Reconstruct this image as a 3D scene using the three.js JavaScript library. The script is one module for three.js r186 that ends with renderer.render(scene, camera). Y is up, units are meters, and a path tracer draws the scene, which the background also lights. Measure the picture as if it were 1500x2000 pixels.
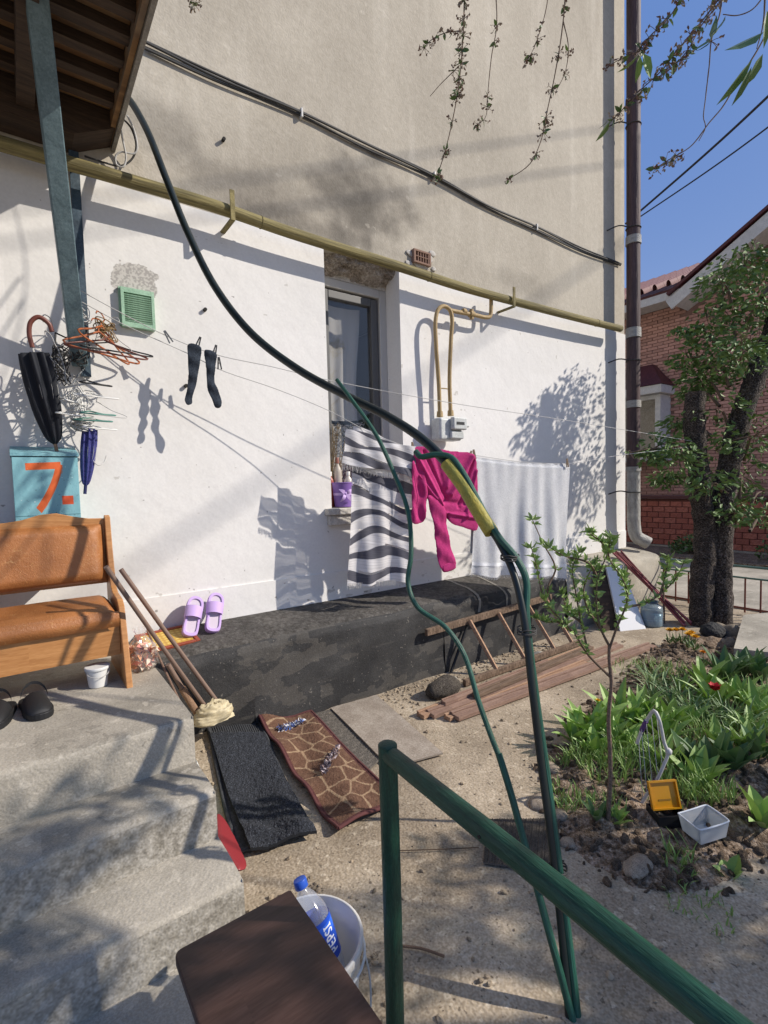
import * as THREE from 'three';
import { RoundedBoxGeometry } from 'three/addons/geometries/RoundedBoxGeometry.js';
import { mergeGeometries, mergeVertices, toCreasedNormals } from 'three/addons/utils/BufferGeometryUtils.js';

// ------------------------------------------------------------------ camera, sky, sun, exposure
const scene = new THREE.Scene();
const V = (x, y, z) => new THREE.Vector3(x, y, z);
const F = 980, YAW = 36 * Math.PI / 180, PITCH = -3.1 * Math.PI / 180, ROLL = 1.5 * Math.PI / 180;
const CAM = V(0, 1.6, 3.55);
const fw = V(Math.sin(YAW) * Math.cos(PITCH), Math.sin(PITCH), -Math.cos(YAW) * Math.cos(PITCH));
const r0 = V(Math.cos(YAW), 0, Math.sin(YAW)), u0 = r0.clone().cross(fw);
const camR = r0.clone().multiplyScalar(Math.cos(ROLL)).addScaledVector(u0, -Math.sin(ROLL));
const camU = camR.clone().cross(fw);
const camera = new THREE.PerspectiveCamera(2 * Math.atan(1000 / F) * 180 / Math.PI, 0.75, 0.05, 400);
camera.position.copy(CAM);
camera.quaternion.setFromRotationMatrix(new THREE.Matrix4().makeBasis(camR, camU, fw.clone().negate()));
camera.updateMatrixWorld();
scene.add(camera);

const SUN = V(1.2, 1.1, 1).normalize();
{
  const w = 512, h = 256, d = new Float32Array(w * h * 4);
  for (let j = 0; j < h; j++) for (let i = 0; i < w; i++) {
    const el = (j + 0.5) / h * Math.PI - Math.PI / 2;
    const s = Math.max(0, Math.sin(el));
    const k = Math.pow(1 - s, 4.5);
    const o = (j * w + i) * 4;
    const az = ((i + 0.5) / w) * 2 * Math.PI - Math.PI;
    const dir = V(Math.cos(el) * Math.cos(az), Math.sin(el), Math.cos(el) * Math.sin(az));
    const g = Math.pow(Math.max(0, dir.dot(SUN)), 8) * 0.35;
    d[o] = 0.115 + 0.4 * k + g; d[o + 1] = 0.222 + 0.4 * k + g; d[o + 2] = 0.52 + 0.28 * k + g * 0.85; d[o + 3] = 1;
    if (el < 0) { d[o] = 0.3; d[o + 1] = 0.29; d[o + 2] = 0.27; }
  }
  const t = new THREE.DataTexture(d, w, h, THREE.RGBAFormat, THREE.FloatType);
  t.mapping = THREE.EquirectangularReflectionMapping; t.magFilter = THREE.LinearFilter; t.minFilter = THREE.LinearFilter;
  t.needsUpdate = true;
  scene.background = t; scene.environment = t;
}
const sun = new THREE.DirectionalLight(0xfff6ea, 4.4);
sun.position.copy(SUN).multiplyScalar(30).add(V(2.5, 0, 1)); sun.target.position.set(2.5, 0, 1);
sun.castShadow = true; sun.shadow.mapSize.set(4096, 4096);
Object.assign(sun.shadow.camera, { left: -12, right: 12, top: 12, bottom: -12, near: 1, far: 70 });
scene.add(sun, sun.target);
const EXPOSURE = 1.12;

// ------------------------------------------------------------------ helpers: pixels to points
const ray = (x, y) => fw.clone().addScaledVector(camR, (x - 750) / F).addScaledVector(camU, -(y - 1000) / F);
const at = (x, y, depth) => CAM.clone().addScaledVector(ray(x, y), depth);
const onAx = (ax) => (x, y, c) => { const d = ray(x, y); return CAM.clone().addScaledVector(d, (c - CAM[ax]) / d[ax]); };
const onZ = onAx('z'), onY = onAx('y'), onX = onAx('x');
const onPlane = (x, y, o, n) => { const d = ray(x, y); return CAM.clone().addScaledVector(d, o.clone().sub(CAM).dot(n) / d.dot(n)); };
const depthOf = p => p.clone().sub(CAM).dot(fw);

// ------------------------------------------------------------------ helpers: random, noise, textures
function rng(seed) { let s = seed >>> 0; return () => { s = (s + 0x6D2B79F5) >>> 0; let t = s; t = Math.imul(t ^ (t >>> 15), t | 1); t ^= t + Math.imul(t ^ (t >>> 7), t | 61); return ((t ^ (t >>> 14)) >>> 0) / 4294967296; }; }
function hash(x, y, z) { let h = Math.imul(x | 0, 374761393) ^ Math.imul(y | 0, 668265263) ^ Math.imul(z | 0, 1442695041); h = Math.imul(h ^ (h >>> 13), 1274126177); return ((h ^ (h >>> 16)) >>> 0) / 4294967296; }
const sm = t => t * t * (3 - 2 * t), lerp = (a, b, t) => a + (b - a) * t, clamp = (x, a = 0, b = 1) => Math.min(b, Math.max(a, x));
const sstep = (a, b, x) => sm(clamp((x - a) / (b - a)));
function vn(x, y, p = 0, s = 0) {
  const xi = Math.floor(x), yi = Math.floor(y), fx = sm(x - xi), fy = sm(y - yi);
  const m = (a) => p ? ((a % p) + p) % p : a;
  const a = hash(m(xi), m(yi), s), b = hash(m(xi + 1), m(yi), s), c = hash(m(xi), m(yi + 1), s), d = hash(m(xi + 1), m(yi + 1), s);
  return lerp(lerp(a, b, fx), lerp(c, d, fx), fy);
}
function fbm(x, y, oct = 4, p = 0, s = 0) { let a = 0.5, r = 0, n = 0; for (let i = 0; i < oct; i++) { r += a * vn(x, y, p, s + i * 17); n += a; a *= 0.5; x *= 2; y *= 2; p *= 2; } return r / n; }
function tex(w, h, fn, srgb = true) {
  const d = new Uint8Array(w * h * 4);
  for (let j = 0; j < h; j++) for (let i = 0; i < w; i++) {
    const c = fn((i + 0.5) / w, (j + 0.5) / h), o = (j * w + i) * 4;
    if (typeof c === 'number') d[o] = d[o + 1] = d[o + 2] = clamp(c) * 255;
    else { d[o] = clamp(c[0]) * 255; d[o + 1] = clamp(c[1]) * 255; d[o + 2] = clamp(c[2]) * 255; }
    d[o + 3] = 255;
  }
  const t = new THREE.DataTexture(d, w, h);
  t.wrapS = t.wrapT = THREE.RepeatWrapping; t.magFilter = THREE.LinearFilter; t.minFilter = THREE.LinearMipmapLinearFilter; t.generateMipmaps = true;
  if (srgb) t.colorSpace = THREE.SRGBColorSpace;
  t.needsUpdate = true; return t;
}
const rep = (t, x, y = x) => { const c = t.clone(); c.repeat.set(x, y); c.needsUpdate = true; return c; };
const mix3 = (a, b, t) => [lerp(a[0], b[0], t), lerp(a[1], b[1], t), lerp(a[2], b[2], t)];
const hex = s => [parseInt(s.slice(1, 3), 16) / 255, parseInt(s.slice(3, 5), 16) / 255, parseInt(s.slice(5, 7), 16) / 255];
const std = (o) => new THREE.MeshStandardMaterial({ roughness: 0.85, side: THREE.DoubleSide, ...o });

// a mottled colour map: two tones, coarse and fine noise
function mottle(a, b, n = 6, speck = 0.15, seed = 1, size = 512) {
  const A = hex(a), B = hex(b);
  return tex(size, size, (u, v) => {
    const t = clamp(fbm(u * n, v * n, 5, n, seed) * 1.6 - 0.3), f = (vn(u * 190, v * 190, 190, seed + 5) - 0.5) * speck + (vn(u * 64, v * 64, 64, seed + 9) - 0.5) * speck;
    const c = mix3(A, B, t); return [c[0] + f, c[1] + f, c[2] + f];
  });
}
const bumpFine = tex(512, 512, (u, v) => 0.6 * fbm(u * 24, v * 24, 5, 24, 3) + 0.4 * vn(u * 128, v * 128, 128, 8), false);
const bumpSoft = tex(512, 512, (u, v) => fbm(u * 8, v * 8, 5, 8, 13), false);

// ------------------------------------------------------------------ helpers: objects
const taken = {};
function numbered(n) { const k = taken[n] = (taken[n] || 0) + 1; return k === 1 ? n : n + '_' + String(k - 1).padStart(3, '0'); }
function mesh(name, geo, m, parent) { const o = new THREE.Mesh(geo, m); o.name = name; o.castShadow = o.receiveShadow = true; if (parent) parent.add(o); return o; }
function tag(o, label, category, group) { o.userData.label = label; o.userData.category = category; if (group) o.userData.group = group; return o; }
function thing(name, label, category, pos = [0, 0, 0], group) { const g = new THREE.Group(); g.name = numbered(name); g.position.set(...(pos.isVector3 ? pos.toArray() : pos)); scene.add(g); return tag(g, label, category, group); }
function single(name, label, category, geo, m, group) { const o = mesh(numbered(name), geo, m); scene.add(o); return tag(o, label, category, group); }
function struct(name, geo, m) { const o = mesh(name, geo, m, scene); o.userData.kind = 'structure'; return o; }
// planar uv in metres, chosen by each face's own direction
function uvm(geo, s = 1, off = 0) {
  const g = geo.index ? geo.toNonIndexed() : geo; if (!g.attributes.normal) g.computeVertexNormals();
  const p = g.attributes.position, uv = new Float32Array(p.count * 2), a = V(), b = V(), c = V(), n = V();
  for (let i = 0; i < p.count; i += 3) {
    a.fromBufferAttribute(p, i); b.fromBufferAttribute(p, i + 1); c.fromBufferAttribute(p, i + 2);
    n.copy(b).sub(a).cross(V().copy(c).sub(a)); const ax = Math.abs(n.x), ay = Math.abs(n.y), az = Math.abs(n.z);
    [a, b, c].forEach((q, k) => {
      const e = ay >= ax && ay >= az ? [q.x, q.z] : ax >= az ? [q.z, q.y] : [q.x, q.y];
      uv[(i + k) * 2] = e[0] * s + off; uv[(i + k) * 2 + 1] = e[1] * s + off * 0.7;
    });
  }
  g.setAttribute('uv', new THREE.BufferAttribute(uv, 2)); return g;
}
const box = (x0, x1, y0, y1, z0, z1, r = 0) => {
  const g = r ? new RoundedBoxGeometry(x1 - x0, y1 - y0, z1 - z0, 2, r) : new THREE.BoxGeometry(x1 - x0, y1 - y0, z1 - z0);
  g.translate((x0 + x1) / 2, (y0 + y1) / 2, (z0 + z1) / 2); return uvm(g);
};
const curve = pts => new THREE.CatmullRomCurve3(pts.map(p => p.isVector3 ? p : V(...p)), false, 'centripetal');
function tube(pts, r, seg = 24, rad = 8) { const g = new THREE.TubeGeometry(curve(pts), seg, r, rad, false); return g; }
function capped(pts, r, seg = 24, rad = 10) {
  const c = curve(pts), g = [new THREE.TubeGeometry(c, seg, r, rad, false)];
  for (const t of [0, 1]) { const p = c.getPoint(t), d = c.getTangent(t).multiplyScalar(t ? 1 : -1), k = new THREE.CircleGeometry(r, rad); k.lookAt(d); k.translate(p.x, p.y, p.z); g.push(k); }
  return mergeGeometries(g.map(q => q.toNonIndexed()));
}
// tapered tube through points, radii r0 -> r1
function taper(pts, ra, rb, seg = 12, rad = 7, wob = 0, seed = 0) {
  const c = curve(pts), fr = c.computeFrenetFrames(seg, false), P = [], I = [], U = [], N = [];
  for (let i = 0; i <= seg; i++) {
    const p = c.getPointAt(i / seg), r = lerp(ra, rb, i / seg);
    for (let j = 0; j <= rad; j++) {
      const t = j / rad * Math.PI * 2, q = r * (1 + wob * (vn(i * 0.8 + seed, (j % rad) * 1.3, 0, 7) - 0.5) * 2);
      const d = fr.normals[i].clone().multiplyScalar(Math.cos(t)).addScaledVector(fr.binormals[i], Math.sin(t));
      P.push(p.x + d.x * q, p.y + d.y * q, p.z + d.z * q); N.push(d.x, d.y, d.z); U.push(j / rad, i / seg * 3);
      if (i < seg && j < rad) { const a = i * (rad + 1) + j, b = a + rad + 1; I.push(a, a + 1, b, b, a + 1, b + 1); }
    }
  }
  const g = new THREE.BufferGeometry(); g.setAttribute('position', new THREE.Float32BufferAttribute(P, 3)); g.setAttribute('normal', new THREE.Float32BufferAttribute(N, 3)); g.setAttribute('uv', new THREE.Float32BufferAttribute(U, 2)); g.setIndex(I);
  return g;
}
// a grid sheet: fn(u,v) -> Vector3
function sheet(nu, nv, fn, uvs = [1, 1]) {
  const P = [], U = [], I = [];
  for (let j = 0; j <= nv; j++) for (let i = 0; i <= nu; i++) { const p = fn(i / nu, j / nv); P.push(p.x, p.y, p.z); U.push(i / nu * uvs[0], j / nv * uvs[1]); }
  for (let j = 0; j < nv; j++) for (let i = 0; i < nu; i++) { const a = j * (nu + 1) + i, b = a + nu + 1; I.push(a, a + 1, b, b, a + 1, b + 1); }
  const g = new THREE.BufferGeometry(); g.setAttribute('position', new THREE.Float32BufferAttribute(P, 3)); g.setAttribute('uv', new THREE.Float32BufferAttribute(U, 2)); g.setIndex(I); g.computeVertexNormals(); return g;
}
// outline (2D, metres) -> soft cloth with two faces, placed by a frame {o,x,y,z}
function inside(poly, x, y) { let k = false; for (let i = 0, j = poly.length - 1; i < poly.length; j = i++) { const [xi, yi] = poly[i], [xj, yj] = poly[j]; if ((yi > y) !== (yj > y) && x < (xj - xi) * (y - yi) / (yj - yi) + xi) k = !k; } return k; }
function edgeDist(poly, x, y) { let m = 1e9; for (let i = 0, j = poly.length - 1; i < poly.length; j = i++) { const [x1, y1] = poly[j], [x2, y2] = poly[i]; const dx = x2 - x1, dy = y2 - y1, t = clamp(((x - x1) * dx + (y - y1) * dy) / (dx * dx + dy * dy + 1e-12)); m = Math.min(m, Math.hypot(x - x1 - t * dx, y - y1 - t * dy)); } return m; }
function smoothPoly(poly, n = 2) { for (let k = 0; k < n; k++) { const q = []; for (let i = 0; i < poly.length; i++) { const a = poly[i], b = poly[(i + 1) % poly.length]; q.push([a[0] * 0.75 + b[0] * 0.25, a[1] * 0.75 + b[1] * 0.25], [a[0] * 0.25 + b[0] * 0.75, a[1] * 0.25 + b[1] * 0.75]); } poly = q; } return poly; }
const round = (poly, n = 90) => { const c = new THREE.CatmullRomCurve3(poly.map(p => V(p[0], p[1], 0)), true, 'centripetal'); return c.getPoints(n).slice(0, -1).map(p => [p.x, p.y]); };
function cloth(poly, fr, { res = 0.008, th = 0.012, rim = 0.03, fold = () => 0, back = true } = {}) {
  let x0 = 1e9, x1 = -1e9, y0 = 1e9, y1 = -1e9; for (const [x, y] of poly) { x0 = Math.min(x0, x); x1 = Math.max(x1, x); y0 = Math.min(y0, y); y1 = Math.max(y1, y); }
  const nx = Math.ceil((x1 - x0) / res), ny = Math.ceil((y1 - y0) / res), id = new Map(), pts = [], I = [], rimSet = new Map();
  const vid = (i, j) => { const k = j * (nx + 2) + i; if (!id.has(k)) { id.set(k, pts.length); pts.push([x0 + i * res, y0 + j * res]); } return id.get(k); };
  const cell = (i, j) => i >= 0 && j >= 0 && i < nx && j < ny && inside(poly, x0 + (i + 0.5) * res, y0 + (j + 0.5) * res);
  for (let j = 0; j < ny; j++) for (let i = 0; i < nx; i++) if (cell(i, j)) {
    const a = vid(i, j), b = vid(i + 1, j), c = vid(i, j + 1), d = vid(i + 1, j + 1); I.push(a, b, c, c, b, d);
    const mark = (p, q) => { (rimSet.get(p) || rimSet.set(p, []).get(p)).push(q); (rimSet.get(q) || rimSet.set(q, []).get(q)).push(p); };
    if (!cell(i, j - 1)) mark(a, b); if (!cell(i, j + 1)) mark(c, d); if (!cell(i - 1, j)) mark(a, c); if (!cell(i + 1, j)) mark(b, d);
  }
  for (let k = 0; k < 4; k++) { const np = new Map(); for (const [v, ns] of rimSet) { let sx = 0, sy = 0; for (const n of ns) { sx += pts[n][0]; sy += pts[n][1]; } np.set(v, [(pts[v][0] + sx / ns.length) / 2, (pts[v][1] + sy / ns.length) / 2]); } for (const [v, p] of np) pts[v] = p; }
  const P = [], U = []; const N = pts.length;
  const put = (sgn) => pts.forEach(([x, y], i) => {
    const d = rimSet.has(i) ? 0 : edgeDist(poly, x, y), e = Math.sqrt(clamp(d / rim)), z = fold(x, y) + sgn * (0.0012 + th * e) ;
    const p = fr.o.clone().addScaledVector(fr.x, x).addScaledVector(fr.y, y).addScaledVector(fr.z, z); P.push(p.x, p.y, p.z); U.push(x, y);
  });
  put(1); let idx = I.slice();
  if (back) { put(-1); for (let i = 0; i < I.length; i += 3) idx.push(I[i] + N, I[i + 2] + N, I[i + 1] + N); }
  const g = new THREE.BufferGeometry(); g.setAttribute('position', new THREE.Float32BufferAttribute(P, 3)); g.setAttribute('uv', new THREE.Float32BufferAttribute(U, 2)); g.setIndex(idx); g.computeVertexNormals(); return g;
}
const frame = (o, xd, yd = V(0, 1, 0)) => { const x = xd.clone().normalize(), z = x.clone().cross(yd).normalize(), y = z.clone().cross(x); return { o, x, y, z }; };
const trace = (pts, fr) => pts.map(([a, b]) => { const p = onPlane(a, b, fr.o, fr.z).sub(fr.o); return [p.dot(fr.x), p.dot(fr.y)]; });
// leaf builder
class Leaves {
  constructor() { this.p = []; this.c = []; this.n = []; }
  leaf(pos, dir, side, len, wid, col, curl = 0.15) {
    const d = dir.clone().normalize(), s = side.clone().addScaledVector(d, -side.dot(d)).normalize(), n = d.clone().cross(s);
    const P = (t, w, h) => pos.clone().addScaledVector(d, t * len).addScaledVector(s, w * wid).addScaledVector(n, h * len);
    const b = P(0, 0, 0), m1 = P(0.35, 0, -curl * 0.4), m2 = P(0.7, 0, -curl), t = P(1, 0, -curl * 2);
    const l1 = P(0.32, 0.5, curl * 0.35), l2 = P(0.68, 0.4, -curl * 0.5), q1 = P(0.32, -0.5, curl * 0.35), q2 = P(0.68, -0.4, -curl * 0.5);
    for (const [a, e, f] of [[b, m1, l1], [l1, m1, m2], [l1, m2, l2], [l2, m2, t], [b, q1, m1], [q1, m2, m1], [q1, q2, m2], [q2, t, m2]]) {
      const nn = e.clone().sub(a).cross(f.clone().sub(a)).normalize();
      for (const v of [a, e, f]) { this.p.push(v.x, v.y, v.z); this.c.push(col[0], col[1], col[2]); this.n.push(nn.x, nn.y, nn.z); }
    }
  }
  build() { const g = new THREE.BufferGeometry(); g.setAttribute('position', new THREE.Float32BufferAttribute(this.p, 3)); g.setAttribute('color', new THREE.Float32BufferAttribute(this.c, 3)); g.setAttribute('normal', new THREE.Float32BufferAttribute(this.n, 3)); return g; }
}
const rdir = R => { const z = R() * 2 - 1, a = R() * 6.283, q = Math.sqrt(1 - z * z); return V(q * Math.cos(a), z, q * Math.sin(a)); };
function lump(r, seed, sx = 1, sy = 1, sz = 1, amp = 0.35, det = 2) {
  let g = new THREE.IcosahedronGeometry(r, det); g.deleteAttribute('uv'); g.deleteAttribute('normal'); g = mergeVertices(g, 1e-4);
  const p = g.attributes.position, v = V();
  for (let i = 0; i < p.count; i++) { v.fromBufferAttribute(p, i); const k = 1 + amp * (fbm(v.x / r * 1.3 + seed * 7, v.y / r * 1.3 + v.z / r * 1.7, 3, 0, seed) - 0.5) * 2; p.setXYZ(i, v.x * k * sx, v.y * k * sy, v.z * k * sz); }
  g.computeVertexNormals(); return uvm(g.toNonIndexed(), 3);
}
const merge = a => mergeGeometries(a.map(g => { const q = g.index ? g.toNonIndexed() : g.clone(); if (!q.attributes.uv) q.setAttribute('uv', new THREE.BufferAttribute(new Float32Array(q.attributes.position.count * 2), 2)); if (!q.attributes.normal) q.computeVertexNormals(); for (const k of Object.keys(q.attributes)) if (!['position', 'normal', 'uv'].includes(k)) q.deleteAttribute(k); return q; }));
const slab4 = (a, b, c, d, th, nu = 2, nv = 2) => { // solid board from four corners
  const n = b.clone().sub(a).cross(d.clone().sub(a)).normalize().multiplyScalar(th);
  const q = [a, b, c, d], r = q.map(p => p.clone().add(n)), f = [[q[3], q[2], q[1], q[0]], [r[0], r[1], r[2], r[3]], [q[0], q[1], r[1], r[0]], [q[1], q[2], r[2], r[1]], [q[2], q[3], r[3], r[2]], [q[3], q[0], r[0], r[3]]];
  const P = []; for (const [x, y, z, w] of f) for (const v of [x, y, z, x, z, w]) P.push(v.x, v.y, v.z);
  const g = new THREE.BufferGeometry(); g.setAttribute('position', new THREE.Float32BufferAttribute(P, 3)); g.computeVertexNormals(); return uvm(g);
};

// ------------------------------------------------------------------ materials
const M = {};
{
  const ca = hex('#bab2a2'), cb = hex('#a39b8c'), cs = hex('#57524a'), cl = hex('#cbc4b5');
  const plaster = tex(2048, 2048, (u, v) => {
    const x = u * 10, y = v * 10;
    let t = clamp(fbm(x * 1.1, y * 0.8, 5, 0, 21) * 1.9 - 0.45);
    const st = fbm(x * 9, y * 0.9, 4, 0, 33);                                  // vertical run-off streaks
    let c = mix3(ca, cb, t); c = mix3(c, cl, clamp(st * 2.4 - 1.3) * 0.55);
    const stain = (sx, sy, rx, ry, k) => { const d = Math.hypot((x - sx) / rx, (y - sy) / ry) + (fbm(x * 5, y * 5, 4, 0, 41) - 0.5) * 0.9; c = mix3(c, cs, sstep(1, 0.15, d) * k); };
    stain(2.5, 3.95, 0.7, 0.5, 0.75); stain(1.3, 3.75, 0.9, 0.25, 0.3); stain(4.4, 3.7, 0.8, 0.2, 0.2); stain(0.9, 3.95, 0.5, 0.3, 0.3); stain(2.2, 3.62, 1.4, 0.12, 0.35);
    const f = (vn(x * 90, y * 90, 0, 2) - 0.5) * 0.04 + (vn(x * 31, y * 31, 0, 4) - 0.5) * 0.03;
    if (fbm(x * 14, y * 14, 3, 0, 77) > 0.84) c = mix3(c, cl, 0.35);
    return [c[0] + f, c[1] + f, c[2] + f];
  });
  M.plaster = std({ map: rep(plaster, 0.1), bumpMap: rep(bumpFine, 0.9), bumpScale: 0.0025, roughness: 0.95 });
  const wa = hex('#e6e4e0'), wb = hex('#dbd9d4'), wc = hex('#a9a49b'), wd = hex('#6f6a64');
  const white = tex(2048, 2048, (u, v) => {
    const x = u * 10, y = v * 10;
    let c = mix3(wa, wb, clamp(fbm(x * 1.3, y * 1.3, 5, 0, 5) * 1.8 - 0.5));
    const low = sstep(1.15, 0.62, y) * 0.9 + 0.1;
    const chip = fbm(x * 11, y * 16, 4, 0, 61); if (chip > 0.87 - 0.13 * low) c = mix3(c, wc, 0.45);
    if (fbm(x * 26, y * 26, 3, 0, 91) > 0.91 - 0.1 * low) c = mix3(c, wd, 0.6);
    const d2 = Math.hypot((x - 0.67) / 0.14, (y - 2.93) / 0.11) + (fbm(x * 22, y * 22, 4, 0, 12) - 0.5) * 0.7; if (d2 < 1) c = mix3(c, vn(x * 120, y * 120, 0, 1) > 0.5 ? wc : wd, 0.55);
    const f = (vn(x * 95, y * 95, 0, 2) - 0.5) * 0.025; return [c[0] + f, c[1] + f, c[2] + f];
  });
  M.white = std({ map: rep(white, 0.1), bumpMap: rep(bumpSoft, 1.3), bumpScale: 0.0035, roughness: 0.9 });
  M.reveal = std({ map: mottle('#c9c5bd', '#b2aca1', 4, 0.1, 17), bumpMap: bumpFine, bumpScale: 0.006, roughness: 0.95 });
  M.render = std({ map: mottle('#b3aa9e', '#7d7368', 7, 0.2, 18), bumpMap: bumpFine, bumpScale: 0.02, roughness: 1 });
  M.felt = std({
    map: rep(tex(1024, 1024, (u, v) => {
      const t = clamp(fbm(u * 9, v * 9, 5, 9, 51) * 1.9 - 0.5), st = fbm(u * 6, v * 40, 4, 0, 53), g = vn(u * 420, v * 420, 420, 4);
      let c = mix3([0.15, 0.147, 0.147], [0.24, 0.235, 0.228], t); c = mix3(c, [0.5, 0.47, 0.42], clamp(st * 3 - 1.9) * 0.45);
      if (fbm(u * 90, v * 90, 3, 90, 57) > 0.8) c = mix3(c, [0.6, 0.57, 0.52], 0.5); if (fbm(u * 7 + 3, v * 12, 5, 0, 59) > 0.6) c = mix3(c, [0.36, 0.34, 0.31], 0.5); const f = (g - 0.5) * 0.09; return [c[0] + f, c[1] + f, c[2] + f];
    }), 0.6), bumpMap: rep(bumpFine, 2), bumpScale: 0.0018, roughness: 0.75
  });
  M.concrete = std({
    map: rep(tex(1024, 1024, (u, v) => {
      const t = clamp(fbm(u * 5, v * 5, 6, 5, 81) * 1.9 - 0.45); let c = mix3([0.71, 0.68, 0.62], [0.58, 0.555, 0.505], t);
      const p = fbm(u * 38, v * 38, 3, 38, 83); if (p > 0.72 && fbm(u * 7, v * 7, 3, 7, 87) > 0.56) c = mix3(c, [0.44, 0.42, 0.38], 0.35); c = mix3(c, [0.45, 0.43, 0.385], clamp(fbm(u * 3 + 7, v * 9, 5, 0, 89) * 3 - 1.75) * 0.5);
      if (p < 0.26) c = mix3(c, [0.76, 0.73, 0.67], 0.5); const f = (vn(u * 400, v * 400, 400, 4) - 0.5) * 0.1; return [c[0] + f, c[1] + f, c[2] + f];
    }), 0.7), bumpMap: rep(bumpFine, 1.1), bumpScale: 0.0028, roughness: 0.95
  });
  M.roughConcrete = std({ map: rep(mottle('#a7a194', '#958f83', 5, 0.16, 85), 0.9), bumpMap: rep(bumpFine, 1.5), bumpScale: 0.0025, roughness: 1 });
  M.sand = std({
    map: rep(tex(1024, 1024, (u, v) => {
      const t = clamp(fbm(u * 6, v * 6, 6, 6, 101) * 2 - 0.5); let c = mix3([0.72, 0.66, 0.57], [0.57, 0.515, 0.435], t);
      const p = fbm(u * 60, v * 60, 3, 60, 103); const q = fbm(u * 150, v * 150, 2, 150, 107); if (q > 0.8) c = mix3(c, [0.3, 0.265, 0.22], 0.5); if (p < 0.27) c = mix3(c, [0.8, 0.75, 0.66], 0.5); c = mix3(c, [0.46, 0.41, 0.345], clamp(fbm(u * 4 + 3, v * 4, 5, 4, 109) * 3.2 - 1.7) * 0.6);
      const f = (vn(u * 380, v * 380, 380, 4) - 0.5) * 0.16; return [c[0] + f, c[1] + f, c[2] + f];
    }), 0.5), bumpMap: rep(bumpFine, 0.9), bumpScale: 0.005, roughness: 1
  });
  M.soil = std({ map: rep(mottle('#8a7764', '#655544', 9, 0.25, 111), 0.9), bumpMap: rep(bumpFine, 2), bumpScale: 0.008, roughness: 1 });
  M.grey = std({ map: mottle('#a5a096', '#8f8a80', 5, 0.1, 121), roughness: 0.9, bumpMap: bumpFine, bumpScale: 0.006 });
}
const paint = (a, b, o = {}) => std({ map: rep(mottle(a, b, 8, 0.07, o.seed || 7, 256), o.rep || 2), bumpMap: rep(bumpSoft, 4), bumpScale: o.bump ?? 0.002, roughness: o.rough ?? 0.55, metalness: o.metal || 0 });
M.greenPaint = paint('#163f31', '#2a6350', { rough: 0.5, seed: 31 });
M.railPaint = paint('#123a2c', '#184a37', { rough: 0.45, seed: 32 });
M.bracket = paint('#6c8288', '#566b71', { rough: 0.6, seed: 33 });
M.blackHose = std({ color: 0x16211f, roughness: 0.42 });
M.black = std({ color: 0x17181a, roughness: 0.6 });
M.cable = std({ color: 0x3a3937, roughness: 0.7 });
M.gasPipe = paint('#968a5a', '#635b3c', { rough: 0.85, seed: 34, rep: 3, bump: 0.004 });
M.gasLoop = paint('#b39a6b', '#93794c', { rough: 0.6, seed: 35 });
M.meter = paint('#c9ccc9', '#b9bcb8', { rough: 0.5, seed: 36 });
M.whitePlastic = std({ color: 0xdcdcd8, roughness: 0.45 });
M.wire = std({ color: 0xb9b8b4, roughness: 0.5 });
M.frameGrey = std({ color: 0xb9b7b2, roughness: 0.5 });
M.glass = new THREE.MeshPhysicalMaterial({ color: 0xffffff, transmission: 1, thickness: 0, roughness: 0.03, ior: 1.5, side: THREE.DoubleSide });
M.dark = std({ color: 0x2b2926, roughness: 0.95 });
M.bark = std({ map: rep(mottle('#6e645b', '#453d36', 10, 0.3, 131), 1, 2), bumpMap: rep(bumpFine, 1, 3), bumpScale: 0.012, roughness: 1 });
M.trunkBark = std({ map: rep(mottle('#544a42', '#332c27', 10, 0.3, 133), 1, 2), bumpMap: rep(bumpFine, 1, 2), bumpScale: 0.02, roughness: 1 });
M.twig = std({ color: 0x6a5848, roughness: 0.9 });
const woodTex = (a, b, seed) => { const A = hex(a), B = hex(b); return tex(512, 512, (u, v) => { const w = v + (fbm(u * 2, v * 6, 3, 0, seed) - 0.5) * 0.1, t = fbm(u * 3, w * 60, 4, 0, seed + 3); const f = (vn(u * 40, v * 400, 0, seed) - 0.5) * 0.06, c = mix3(A, B, clamp(t * 1.7 - 0.35)); return [c[0] + f, c[1] + f, c[2] + f]; }); };
M.benchWood = std({ map: rep(woodTex('#c08b56', '#a87443', 3), 1.5), roughness: 0.42 });
M.oldWood = std({ map: rep(woodTex('#8a7460', '#5d4b3c', 9), 2), bumpMap: rep(bumpFine, 3), bumpScale: 0.004, roughness: 0.95 });
M.redWood = std({ map: rep(woodTex('#a28674', '#7f6455', 12), 2), bumpMap: rep(bumpFine, 3), bumpScale: 0.004, roughness: 0.85 });
M.tanWood = std({ map: rep(woodTex('#b59478', '#94735a', 15), 2), bumpMap: rep(bumpFine, 3), bumpScale: 0.004, roughness: 0.9 });
M.handle = std({ map: rep(woodTex('#8d7768', '#6b564b', 19), 1), roughness: 0.75 });
M.deck = std({ map: rep(tex(512, 512, (u, v) => { let c = mix3([0.56, 0.43, 0.28], [0.4, 0.29, 0.19], clamp(fbm(u * 4, v * 30, 5, 0, 23) * 1.8 - 0.4)); c = mix3(c, [0.5, 0.49, 0.47], clamp(fbm(u * 6, v * 5, 4, 0, 29) * 3 - 1.5) * 0.8); return c; }), 0.8), roughness: 0.95 });
M.darkWood = std({ map: rep(woodTex('#4b3a2c', '#33271e', 27), 1.2), roughness: 0.9 });
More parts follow.
